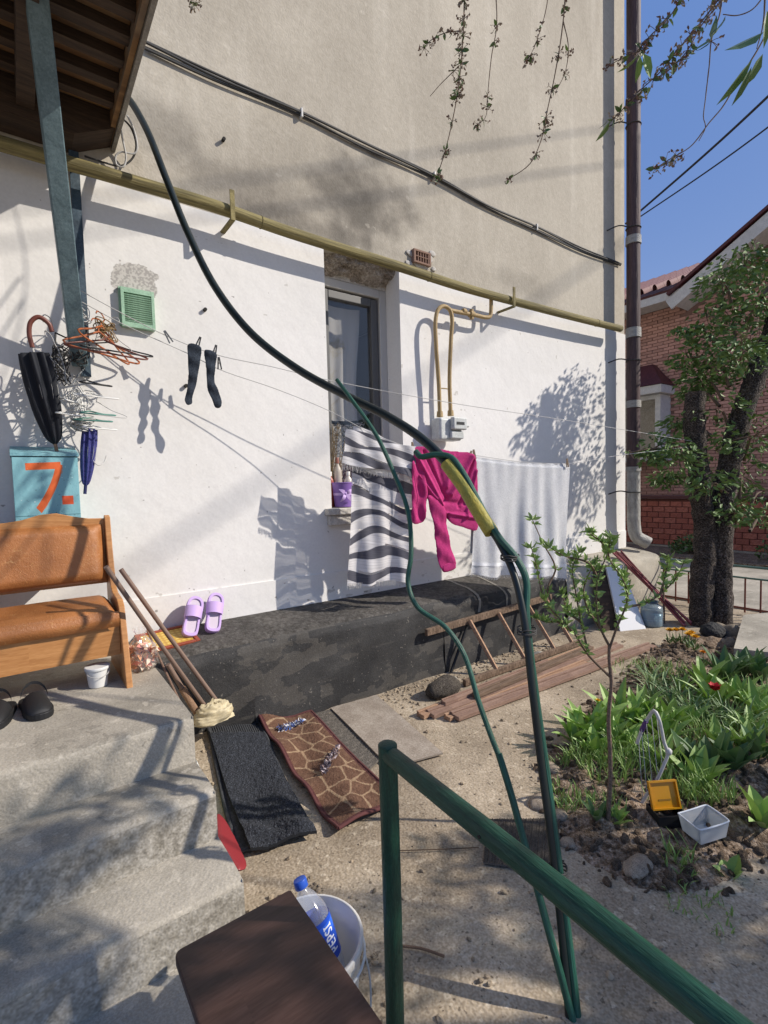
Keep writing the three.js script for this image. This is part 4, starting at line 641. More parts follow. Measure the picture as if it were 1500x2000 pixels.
    const al = tex(64, 1024, (u, v) => { const y = 1 - v; const s = (y * 8.5 + 0.2 * Math.sin(u * 5 + y * 7) + 0.55 * (vn(u * 1.6, y * 7, 0, 8) - 0.5)) % 1; return s > 0.62 ? 0.98 : s < 0.09 && vn(u * 2.2, Math.floor(y * 8.5), 0, 4) > 0.45 ? 0.08 : 0.7 + 0.3 * vn(u * 3, y * 420, 0, 3); }, false);
    const m = std({ map: cl, alphaMap: al, transparent: true, roughness: 0.8 });
    const layer = (pts, off, n, uv0, uv1, w) => { const [tl, tr, bl, br] = pts.map(p => LP(p[0], p[1], off)); const geo = sheet(60, 90, (u, v) => { const p = tl.clone().lerp(tr, u).lerp(bl.clone().lerp(br, u), v); p.addScaledVector(lineN, w * (Math.sin(u * 11 + v * 4) * (0.3 + v) + 0.5 * Math.sin(u * 23 - v * 6))); p.y += 0.012 * Math.sin(u * 7 + v * 9) + 0.02 * Math.sin(u * 3.1) * Math.sin(v * 2); return p.sub(o); }); const uv = geo.attributes.uv; for (let i = 0; i < uv.count; i++) uv.setY(i, lerp(uv0, uv1, uv.getY(i))); return mesh(n, geo, m, g); };
    layer([[690, 832], [812, 876], [679, 1148], [797, 1138]], -0.045, 'back_layer', 0.02, 0.98, 0.018); layer([[676, 838], [814, 874], [668, 905], [806, 935]], 0.01, 'front_layer', 0.1, 0.34, 0.012);
    const fm = std({ color: 0xcfcdca, roughness: 0.95 }), fg = [], R = rng(16); const q = (a, b, off, n) => { for (let i = 0; i < n; i++) { const t = (i + R()) / n; const p = LP(lerp(a[0], b[0], t), lerp(a[1], b[1], t), off).sub(o); fg.push(new THREE.TubeGeometry(new THREE.LineCurve3(p, p.clone().add(V((R() - 0.5) * 0.02, -0.03 - 0.02 * R(), (R() - 0.5) * 0.01))), 1, 0.0012, 3, false)); } };
    q([679, 1140], [797, 1130], -0.045, 130); q([668, 905], [806, 932], 0.01, 120); mesh('fringe', merge(fg), fm, g).userData.kind = 'stuff';
  }
}
// ------------------------------------------------------------------ things on the window sill and the plinth
{
  const lathe = (pts, n = 28) => new THREE.LatheGeometry(pts.map(([r, y]) => new THREE.Vector2(r, y)), n);
  const sy = 1.422, p = onZ(668, 985, -0.06);
  const g = thing('gift_pail', 'lilac gift pail with a satin bow on the window sill', 'pail', [p.x + 0.005, sy, -0.05]);
  const lil = std({ color: 0x8465ae, roughness: 0.45 }), satin = std({ color: 0xc3a8dd, roughness: 0.35 });
  mesh('pail', lathe([[0, 0.002], [0.068, 0.002], [0.07, 0.006], [0.088, 0.2], [0.092, 0.202], [0.092, 0.208], [0.084, 0.207], [0.066, 0.012], [0, 0.01]]), lil, g);
  const band = mesh('ribbon', lathe([[0.0795, 0.1], [0.0812, 0.12], [0.0822, 0.12], [0.0805, 0.1]]), satin, g);
  for (const [a, l] of [[0.5, 0.07], [2.6, 0.07], [-0.9, 0.08], [-2.2, 0.08]]) { mesh('bow_loop', sheet(12, 6, (u, v) => { const t = u * l, c = Math.cos(a), s = Math.sin(a), w = (v - 0.5) * 0.03 * Math.sin(Math.PI * (0.15 + 0.8 * u)); return V(-0.03 + c * t - s * w, 0.115 + s * t + c * w, 0.086 + 0.02 * Math.sin(u * 3.1)); }), satin, g); }
  mesh('knot', new THREE.SphereGeometry(0.012, 10, 8).translate(-0.03, 0.115, 0.092), satin, g);
  const bottle = (x, z, h, r, c, capc, l) => { const b = thing('bottle', l, 'bottle', [x, sy, z], 'bottles on the sill'); mesh('body', lathe([[0, 0.002], [r, 0.002], [r, h * 0.68], [r * 0.8, h * 0.78], [r * 0.36, h * 0.86], [r * 0.36, h * 0.93]]), std({ color: c, roughness: 0.35 }), b); mesh('cap', lathe([[r * 0.44, h * 0.88], [r * 0.44, h], [0, h]]), std({ color: capc, roughness: 0.5 }), b); };
  bottle(p.x + 0.02, -0.15, 0.42, 0.035, 0xb9b0a4, 0x8d5a4d, 'tall beige bottle with brown cap behind the lilac pail'); bottle(p.x + 0.1, -0.11, 0.3, 0.04, 0xcfc6bb, 0xd8d5cf, 'pale squat bottle with white cap beside the lilac pail'); bottle(p.x - 0.05, -0.155, 0.3, 0.03, 0x9a4a3c, 0xe0ded9, 'red labelled small bottle behind the lilac pail');
  // dried stalks standing in the window corner
  const R = rng(31), st = []; for (let i = 0; i < 46; i++) { const a = V(2.09 + R() * 0.1, sy, -0.17 + R() * 0.02), b = a.clone().add(V((R() - 0.35) * 0.22, 0.3 + R() * 0.45, (R() - 0.5) * 0.02)); st.push(tube([a, a.clone().lerp(b, 0.5).add(V(0.02 * (R() - 0.5), 0, 0)), b], 0.0022, 5, 4)); if (R() < 0.7) for (let k = 0; k < 4; k++) st.push(new THREE.OctahedronGeometry(0.006).translate(b.x + (R() - 0.5) * 0.03, b.y - R() * 0.1, b.z)); }
  single('dried_stalks', 'bunch of dry brown stalks in the window corner behind the bottles', 'dried plant', merge(st), std({ color: 0x7c6a4e, roughness: 0.95 }));
  // lilac slippers leaning on the wall
  const sole = smoothPoly([[-0.038, 0.0], [0.038, 0.0], [0.046, 0.05], [0.042, 0.11], [0.053, 0.19], [0.045, 0.255], [0.0, 0.275], [-0.042, 0.255], [-0.05, 0.19], [-0.04, 0.11], [-0.046, 0.05]], 3);
  const slM = std({ color: 0xbfa2d6, roughness: 0.6 }), inM = std({ color: 0xc9bcc9, roughness: 0.75 });
  for (const [b, t, l] of [[onY(394, 1262, 0.66), onZ(389, 1185, 0.06), 'lilac rubber slide leaning nearer the broomsticks'], [onY(436, 1248, 0.66), onZ(426, 1172, 0.055), 'lilac rubber slide leaning farther from the broomsticks']]) {
    const base = V(b.x, 0.648, 0.2), d = V(t.x - b.x - 0.0, 0.265, -0.17); const s = thing('slide_sandal', l, 'sandal', base, 'lilac slides on the plinth'); const q = new THREE.Quaternion(); const y = d.clone().normalize(), x = V(1, 0, 0.0).addScaledVector(y, -y.x).normalize(), z = x.clone().cross(y); q.setFromRotationMatrix(new THREE.Matrix4().makeBasis(x, y, z)); s.quaternion.copy(q);
    const sh = new THREE.Shape(sole.map(p => new THREE.Vector2(p[0], p[1]))); mesh('sole', new THREE.ExtrudeGeometry(sh, { depth: 0.02, bevelEnabled: true, bevelSize: 0.006, bevelThickness: 0.006, bevelSegments: 3 }), slM, s);
    const hole = new THREE.Path(sole.map(p => new THREE.Vector2(p[0] * 0.82, 0.135 + (p[1] - 0.135) * 0.9))); const rim = new THREE.Shape(sole.map(p => new THREE.Vector2(p[0] * 1.02, 0.135 + (p[1] - 0.135) * 1.01))); rim.holes.push(hole); mesh('rim', new THREE.ExtrudeGeometry(rim, { depth: 0.008, bevelEnabled: true, bevelSize: 0.003, bevelThickness: 0.003, bevelSegments: 2 }).translate(0, 0, 0.026), slM, s);
    const ins = new THREE.Shape(sole.map(p => new THREE.Vector2(p[0] * 0.82, 0.135 + (p[1] - 0.135) * 0.9))); mesh('footbed', new THREE.ShapeGeometry(ins).translate(0, 0, 0.0275), inM, s);
    mesh('strap', sheet(20, 10, (u, v) => { const a = u * Math.PI; return V(Math.cos(a) * 0.056, lerp(0.118, 0.2, v), 0.02 + Math.sin(a) * (0.05 - 0.012 * v)); }), slM, s);
  }
  // red framed tile panel lying on the plinth
  const fb = thing('framed_panel', 'yellow patterned panel in a red frame lying on the plinth', 'panel', [0.72, 0.645, 0.17]); fb.rotation.set(0.22, 0.08, 0);
  mesh('panel', box(-0.14, 0.14, 0.006, 0.014, -0.1, 0.1), std({ map: rep(tex(128, 128, (u, v) => { const d = Math.abs(Math.sin(u * 12) * Math.cos(v * 12)); return mix3([0.72, 0.55, 0.22], [0.86, 0.75, 0.4], d); }), 8), roughness: 0.4 }), fb);
  mesh('frame', merge([box(-0.165, -0.14, 0.004, 0.022, -0.125, 0.125, 0.003), box(0.14, 0.165, 0.004, 0.022, -0.125, 0.125, 0.003), box(-0.14, 0.14, 0.004, 0.021, 0.1, 0.125, 0.003), box(-0.14, 0.14, 0.004, 0.021, -0.125, -0.1, 0.003)]), paint('#9c4a30', '#84391f', { seed: 99 }), fb);
}

// ------------------------------------------------------------------ brooms, mats and oddments beside the stairs
{
  const stick = (l, a, b, r, m = M.handle, cat = 'broomstick') => single('broomstick', l, cat, capped([a, a.clone().lerp(b, 0.5).add(V(0, -0.006, 0)), b], r, 8, 10), m, 'sticks leaning by the stairs');
  const gb = (x, y, h) => onY(x, y, h);
  stick('long grey wooden broomstick crossing the bench end', onZ(207, 1107, 0.88), onZ(398, 1376, 0.56), 0.012);
  stick('long brownish broomstick standing apart nearest the black plinth', onZ(236, 1112, 0.5), onZ(437, 1388, 0.52), 0.013);
  stick('thin reddish stick leaning beside the bag of peelings', onZ(287, 1230, 0.5), onZ(352, 1372, 0.75), 0.006, M.redWood);
  const br = thing('broom', 'short stout wooden broom with its head wrapped in cream cloth', 'broom', onZ(395, 1402, 0.56));
  { const o = br.position, a = onZ(328, 1298, 0.6), b = onZ(388, 1398, 0.56); mesh('shaft', capped([a, b].map(p => p.clone().sub(o)), 0.014, 4, 10), M.handle, br); const c = a.clone().lerp(b, 0.45); mesh('socket', capped([c.clone().sub(o), b.clone().sub(o)], 0.02, 4, 12), M.tanWood, br);
    const R = rng(9); const cl = sheet(60, 40, (u, v) => { const an = u * Math.PI * 2, ph = v * Math.PI * 0.5, rr = 1 + 0.55 * (fbm(u * 6, v * 4, 4, 6, 3) - 0.5) + 0.35 * (fbm(u * 16, v * 9, 3, 16, 5) - 0.5); return V(0.055 + Math.cos(an) * 0.12 * Math.cos(ph) * rr, -0.09 + 0.1 * Math.sin(ph) * rr + 0.01, 0.05 + Math.sin(an) * 0.08 * Math.cos(ph) * rr); }); cl.translate(0, 0.075, 0); mesh('cloth_wrap', cl, std({ map: rep(mottle('#cfc3a4', '#b4a684', 6, 0.08, 55, 256), 2), roughness: 0.95 }), br); }
  // colourful packet squeezed by the stairs
  { const c = document.createElement('canvas'); c.width = c.height = 128; const k = c.getContext('2d'); k.fillStyle = '#e4e8e4'; k.fillRect(0, 0, 128, 128); k.fillStyle = '#5b9fd0'; k.fillRect(20, 40, 80, 36); k.fillStyle = '#4f9a4a'; k.fillRect(0, 76, 128, 52); k.fillStyle = '#2e6a3a'; for (let i = 0; i < 14; i++) k.fillRect((i * 37) % 120, 80 + (i * 23) % 44, 12, 7); k.fillStyle = '#334a8c'; k.fillRect(40, 24, 34, 12);
    const t = new THREE.CanvasTexture(c); t.colorSpace = THREE.SRGBColorSpace; const p = V(0.63, hGround(0.63, 1.02), 1.02); const g = sheet(24, 24, (u, v) => { const an = u * Math.PI * 2, w = Math.sin(Math.PI * clamp(0.1 + 0.85 * v)) ** 0.6; return V(Math.cos(an) * 0.035 * w, v * 0.26, Math.sin(an) * (0.085 * (0.6 + 0.4 * w)) + 0.01 * Math.sin(v * 17)); }, [1, 1]); g.translate(p.x, p.y, p.z); single('plastic_packet', 'crumpled white, blue and green packet wedged against the stair side', 'packet', g, std({ map: t, roughness: 0.35 })); }
  const gnd = (q, h) => { const [x, z] = q; return V(x, hGround(x, z) + h, z); };
  const lay = (c, nu, nv, h, f = () => 0, uv) => sheet(nu, nv, (u, v) => { const x = lerp(lerp(c[0][0], c[1][0], u), lerp(c[3][0], c[2][0], u), v), z = lerp(lerp(c[0][1], c[1][1], u), lerp(c[3][1], c[2][1], u), v); return V(x, hGround(x, z) + h + f(u, v, x, z), z); }, uv);
  const solid = (c, nu, nv, h, th, f = () => 0, uv = [1, 1]) => { const top = lay(c, nu, nv, h + th, f, uv), bot = lay(c, nu, nv, h, f, uv); const ed = []; const pos = top.attributes.position, pb = bot.attributes.position; const W = nu + 1; const loop = []; for (let i = 0; i <= nu; i++) loop.push(i); for (let j = 1; j <= nv; j++) loop.push(j * W + nu); for (let i = nu - 1; i >= 0; i--) loop.push(nv * W + i); for (let j = nv - 1; j >= 0; j--) loop.push(j * W); const P = []; for (let i = 0; i < loop.length - 1; i++) { const a = V().fromBufferAttribute(pos, loop[i]), b = V().fromBufferAttribute(pos, loop[i + 1]), c2 = V().fromBufferAttribute(pb, loop[i]), d = V().fromBufferAttribute(pb, loop[i + 1]); for (const v of [a, c2, b, b, c2, d]) P.push(v.x, v.y, v.z); } const e = new THREE.BufferGeometry(); e.setAttribute('position', new THREE.Float32BufferAttribute(P, 3)); e.computeVertexNormals(); return merge([top, bot, e]); };
  // flat board
  single('floor_board', 'flat worn beige board lying on the sand by the plinth', 'board', solid([[1.72, 0.47], [2.1, 0.5], [1.93, 1.42], [1.6, 1.34]], 12, 24, 0.012, 0.01, (u, v) => 0.004 * Math.sin(v * 3), [0.5, 1]), std({ map: rep(mottle('#a3988a', '#8c8072', 5, 0.12, 56), 2), roughness: 0.8 }));
  // ribbed mat under the rug
  single('ribbed_mat', 'grey ribbed rubber mat showing under the brown rug', 'mat', solid([[1.28, 0.4], [1.73, 0.47], [1.63, 1.22], [1.18, 1.4]], 90, 120, 0.004, 0.008, (u, v) => 0.004 * Math.max(0, Math.sin(v * 300)) * (0.4 + 0.6 * (Math.sin(u * 200) > 0 ? 1 : 0)), [1, 2]), std({ map: rep(mottle('#6d665c', '#4b463f', 8, 0.3, 58), 4), roughness: 0.95 }));
  // black tray mat
  const bm = thing('rubber_doormat', 'black ribbed rubber doormat with a raised rim beside the stairs', 'mat', [0, 0, 0]); const bc = [[0.885, 0.36], [1.2, 0.44], [1.0, 1.52], [0.69, 1.44]]; const blk = std({ map: rep(mottle('#45474a', '#2d2e30', 6, 0.2, 59), 3), roughness: 0.8 });
  mesh('base', solid(bc, 20, 60, 0.004, 0.01, () => 0, [1, 3]), blk, bm);
  const bp2 = (u, v, h) => { const x = lerp(lerp(bc[0][0], bc[1][0], u), lerp(bc[3][0], bc[2][0], u), v), z = lerp(lerp(bc[0][1], bc[1][1], u), lerp(bc[3][1], bc[2][1], u), v); return V(x, hGround(x, z) + h, z); };
  for (const [a, b] of [[[0, 0], [1, 0]], [[1, 0], [1, 1]], [[1, 1], [0, 1]], [[0, 1], [0, 0]]]) { const pts = []; for (let i = 0; i <= 12; i++) pts.push(bp2(lerp(a[0], b[0], i / 12), lerp(a[1], b[1], i / 12), 0.016)); mesh('rim', capped(pts, 0.012, 24, 8), blk, bm); }
  for (let i = 1; i < 24; i++) mesh('rib', capped([bp2(i / 24, 0.035, 0.016), bp2(i / 24, 0.12, 0.016), bp2(i / 24, 0.2, 0.016)], 0.003, 3, 5), blk, bm);
  // charcoal shaggy mat
  const cm = thing('shaggy_mat', 'charcoal shaggy mat thrown over the black doormat', 'mat', [0, 0, 0]); const cc = [[0.845, 0.56], [1.15, 0.63], [1.01, 1.58], [0.73, 1.5]];
  const cf = (u, v) => 0.012 * Math.sin(u * 7 + v * 3) * v + 0.014 * sstep(0.8, 1, v) * (1 - u) + 0.03 * Math.exp(-Math.pow((v - 0.86 - 0.1 * u) / 0.05, 2)) * (0.5 + 0.5 * Math.sin(u * 9));
  const cmM = std({ map: rep(tex(512, 512, (u, v) => { const n = vn(u * 110, v * 110, 110, 3) * 0.6 + vn(u * 220, v * 220, 220, 5) * 0.4; const k = clamp(n * 1.5 - 0.45); return mix3([0.1, 0.11, 0.13], [0.47, 0.49, 0.53], k * k); }), 1), roughness: 1 });
  mesh('pile', solid(cc, 130, 260, 0.026, 0.014, (u, v, x, z) => cf(u, v) + 0.006 * (vn(x * 190, z * 190, 0, 3) - 0.5) + 0.005 * (vn(x * 60, z * 60, 0, 5) - 0.5), [1.2, 3.4]), cmM, cm);
  // brown stone-pattern rug
  const R = rng(44), seeds = []; for (let j = 0; j < 8; j++) for (let i = 0; i < 4; i++) seeds.push([(i + 0.15 + 0.7 * R() + (j % 2) * 0.35) / 4, (j + 0.15 + 0.7 * R()) / 8]);
  const rugT = tex(512, 1024, (u, v) => {
    const b = Math.min(u * 0.38, (1 - u) * 0.38, v * 1.2, (1 - v) * 1.2); const wu = u + 0.03 * (fbm(u * 8, v * 20, 3, 0, 4) - 0.5), wv = v + 0.012 * (fbm(u * 8, v * 20, 3, 0, 8) - 0.5);
    let d1 = 9, d2 = 9; for (const [x, y] of seeds) { const d = Math.hypot((wu - x) * 0.38, (wv - y) * 1.2); if (d < d1) { d2 = d1; d1 = d; } else if (d < d2) d2 = d; }
    const line = sstep(0.016, 0.006, d2 - d1); let c = mix3([0.4, 0.285, 0.215], [0.62, 0.52, 0.41], line); const w = fbm(u * 12, v * 34, 4, 0, 6); c = mix3(c, [0.55, 0.43, 0.34], clamp(w * 2 - 1) * 0.7); if (b < 0.02) c = [0.34, 0.19, 0.18];
    const f = (vn(u * 200, v * 600, 0, 4) - 0.5) * 0.16; return [c[0] + f, c[1] + f, c[2] + f];
  });
  const rc = [[1.2, 0.42], [1.565, 0.47], [1.45, 1.6], [1.1, 1.62]]; const rf = (u, v) => 0.02 + 0.016 * Math.sin(v * 19 + 1) * sstep(0.5, 0, u) + 0.01 * Math.sin(u * 8 + v * 5) + 0.02 * sstep(0.12, 0, v) * (1 - u);
  const rg = thing('rug', 'brown rug with a stone pattern and plum border', 'rug', [0, 0, 0]);
  mesh('pile', solid(rc, 70, 180, 0.012, 0.008, (u, v, x, z) => rf(u, v) + 0.004 * (vn(x * 130, z * 130, 0, 3) - 0.5), [1, 1]), std({ map: rugT, roughness: 1, bumpMap: rep(bumpFine, 2, 6), bumpScale: 0.004 }), rg);
  const rp = (u, v) => { const x = lerp(lerp(rc[0][0], rc[1][0], u), lerp(rc[3][0], rc[2][0], u), v), z = lerp(lerp(rc[0][1], rc[1][1], u), lerp(rc[3][1], rc[2][1], u), v); return V(x, hGround(x, z) + 0.016 + rf(u, v), z); };
  for (const [a, b] of [[[0, 0], [1, 0]], [[1, 0], [1, 1]], [[1, 1], [0, 1]], [[0, 1], [0, 0]]]) { const pts = []; for (let i = 0; i <= 30; i++) pts.push(rp(lerp(a[0], b[0], i / 30), lerp(a[1], b[1], i / 30))); mesh('binding', capped(pts, 0.0085, 60, 7), std({ color: 0x5a3230, roughness: 0.9 }), rg); }
  const fl = (l, u, v, n, cols, seed) => { const R = rng(seed), L = new Leaves(); for (let i = 0; i < n; i++) { const t = R(), p = rp(u[0] + (u[1] - u[0]) * t, v[0] + (v[1] - v[0]) * t + (R() - 0.5) * 0.03); p.y += 0.008 + R() * 0.018; L.leaf(p, V(R() - 0.5, 0.5 * (R() - 0.2), R() - 0.5), rdir(R), 0.022, 0.014, cols[Math.floor(R() * cols.length)], 0.4); } const o = single('fluff', l, 'lint', L.build(), std({ vertexColors: true, roughness: 1 })); };
  fl('blue and white scraps of fluff on the far end of the rug', [0.2, 0.72], [0.17, 0.1], 120, [[0.12, 0.2, 0.5], [0.6, 0.6, 0.62], [0.15, 0.12, 0.14]], 3); fl('dark fluff scraps across the middle of the rug', [0.35, 0.85], [0.64, 0.5], 110, [[0.12, 0.1, 0.12], [0.5, 0.42, 0.42], [0.25, 0.18, 0.17]], 5);
  single('rubber_mat', 'small ribbed brown mat half hidden behind the standpipe', 'mat', solid([[1.7, 1.97], [1.98, 2.17], [1.68, 2.36], [1.49, 2.14]], 80, 20, 0.006, 0.008, (u) => 0.005 * Math.max(0, Math.sin(u * 190)), [2, 1]), std({ map: rep(mottle('#5c5348', '#423b33', 8, 0.2, 63), 2), roughness: 1 }));
  // red plastic scoop
  { const fr = { o: V(0.65, 0.1, 1.5), x: V(0, 0, -1), y: V(-0.85, 0.5, 0).normalize(), z: V(0.5, 0.85, 0).normalize() }; const g = cloth(round(trace([[425, 1590], [437, 1600], [455, 1630], [472, 1665], [481, 1688], [478, 1697], [466, 1700], [455, 1690], [440, 1668], [426, 1640]], fr)), fr, { res: 0.005, th: 0.009, rim: 0.02 }); single('dustpan', 'red plastic dustpan standing on edge against the stair side', 'dustpan', g, std({ color: 0x8c2b30, roughness: 0.45 })); }
  // bucket and bottle
  const lathe = (pts, n = 40) => new THREE.LatheGeometry(pts.map(([r, y]) => new THREE.Vector2(r, y)), n);
  const bk = thing('white_bucket', 'large translucent white bucket standing open on the ground', 'bucket', [0.605, hGround(0.6, 2.3) + 0.004, 2.3]);
  mesh('body', lathe([[0, 0.0], [0.122, 0.0], [0.126, 0.005], [0.146, 0.29], [0.154, 0.292], [0.155, 0.31], [0.15, 0.314], [0.143, 0.312], [0.122, 0.012], [0, 0.008]]), new THREE.MeshPhysicalMaterial({ color: 0xf2f0ea, roughness: 0.5, transmission: 0.35, thickness: 0, side: THREE.DoubleSide }), bk);
  mesh('rim_ring', new THREE.TorusGeometry(0.157, 0.004, 6, 40).rotateX(1.57).translate(0, 0.262, 0), M.whitePlastic, bk);
  mesh('handle', tube([[-0.157, 0.262, 0], [-0.15, 0.16, 0.08], [-0.09, 0.1, 0.15], [0, 0.08, 0.168], [0.09, 0.1, 0.15], [0.15, 0.16, 0.08], [0.157, 0.262, 0]], 0.003, 30, 6), M.wire, bk);
  { const top = onY(585, 1718, 0.42), bot = V(0.672, 0.11, 2.33); const c = document.createElement('canvas'); c.width = 512; c.height = 256; const k = c.getContext('2d'); k.fillStyle = '#1f4fc0'; k.fillRect(0, 0, 512, 256); k.fillStyle = '#2f6ae0'; k.fillRect(0, 30, 512, 60); k.fillStyle = '#f4f6fb'; k.font = 'bold 68px sans-serif'; for (const dx of [64, 192, 320, 448]) { k.save(); k.translate(dx - 30, 128); k.rotate(-Math.PI / 2); k.textAlign = 'center'; k.textBaseline = 'middle'; k.fillText('PEPSI', 0, 30); k.restore(); }
    const t = new THREE.CanvasTexture(c); t.colorSpace = THREE.SRGBColorSpace;
    const b = thing('soda_bottle', 'clear plastic soda bottle with blue label leaning in the bucket', 'bottle', bot); const y = top.clone().sub(bot), L = y.length(); y.normalize(); b.quaternion.setFromUnitVectors(V(0, 1, 0), y); const yr = new THREE.Quaternion().setFromAxisAngle(V(0, 1, 0), 1.2); b.quaternion.multiply(yr); const s = L / 0.34;
    mesh('body', lathe([[0, 0], [0.03, 0.0], [0.043, 0.015], [0.044, 0.06], [0.041, 0.075], [0.044, 0.09], [0.044, 0.22], [0.04, 0.25], [0.025, 0.29], [0.013, 0.31], [0.013, 0.325]].map(([r, h]) => [r * s * 1.22, h * s])), new THREE.MeshPhysicalMaterial({ color: 0xf4f8ff, transmission: 0.85, thickness: 0, roughness: 0.1, side: THREE.DoubleSide }), b);
    mesh('label', lathe([[0.0448, 0.118], [0.0448, 0.226]].map(([r, h]) => [r * s * 1.22, h * s])), std({ map: t, roughness: 0.3 }), b); mesh('cap', lathe([[0.0, 0.342], [0.015, 0.342], [0.0165, 0.338], [0.0165, 0.318], [0.013, 0.317]].map(([r, h]) => [r * s * 1.22, h * s])), std({ color: 0x2b57b8, roughness: 0.4 }), b);
    mesh('dregs', lathe([[0, 0.003], [0.028, 0.003], [0.04, 0.016], [0.041, 0.05], [0, 0.05]].map(([r, h]) => [r * s * 1.22, h * s])), std({ color: 0xb9b6ae, roughness: 0.3 }), b); }
  // brown table
  const tb = thing('small_table', 'dark brown laminate table top on a pedestal by the bucket', 'table', [0.36, hGround(0.36, 2.65) + 0.085, 2.65]);
  const sh = new THREE.Shape(); const x0 = -0.098, x1 = 0.222, z0 = -0.42, z1 = 0.3, r = 0.02; sh.moveTo(x0 + r, z0); sh.lineTo(x1 - 0.004, z0); sh.lineTo(x1, z0 + 0.004); sh.lineTo(x1, z1); sh.lineTo(x0, z1); sh.lineTo(x0, z0 + r); sh.quadraticCurveTo(x0, z0, x0 + r, z0);
  mesh('table_top', uvm(new THREE.ExtrudeGeometry(sh, { depth: 0.018, bevelEnabled: true, bevelSize: 0.003, bevelThickness: 0.003, bevelSegments: 2 }).rotateX(Math.PI / 2).translate(0, 0.335, 0)), std({ map: rep(woodTex('#45302a', '#38251f', 41), 1), roughness: 0.5 }), tb);
  mesh('pedestal', capped([V(0, 0.01, 0.05), V(0, 0.312, 0.05)], 0.03, 2, 14), M.black, tb); mesh('foot', box(-0.07, 0.09, 0, 0.02, -0.08, 0.2, 0.006), M.black, tb);
}
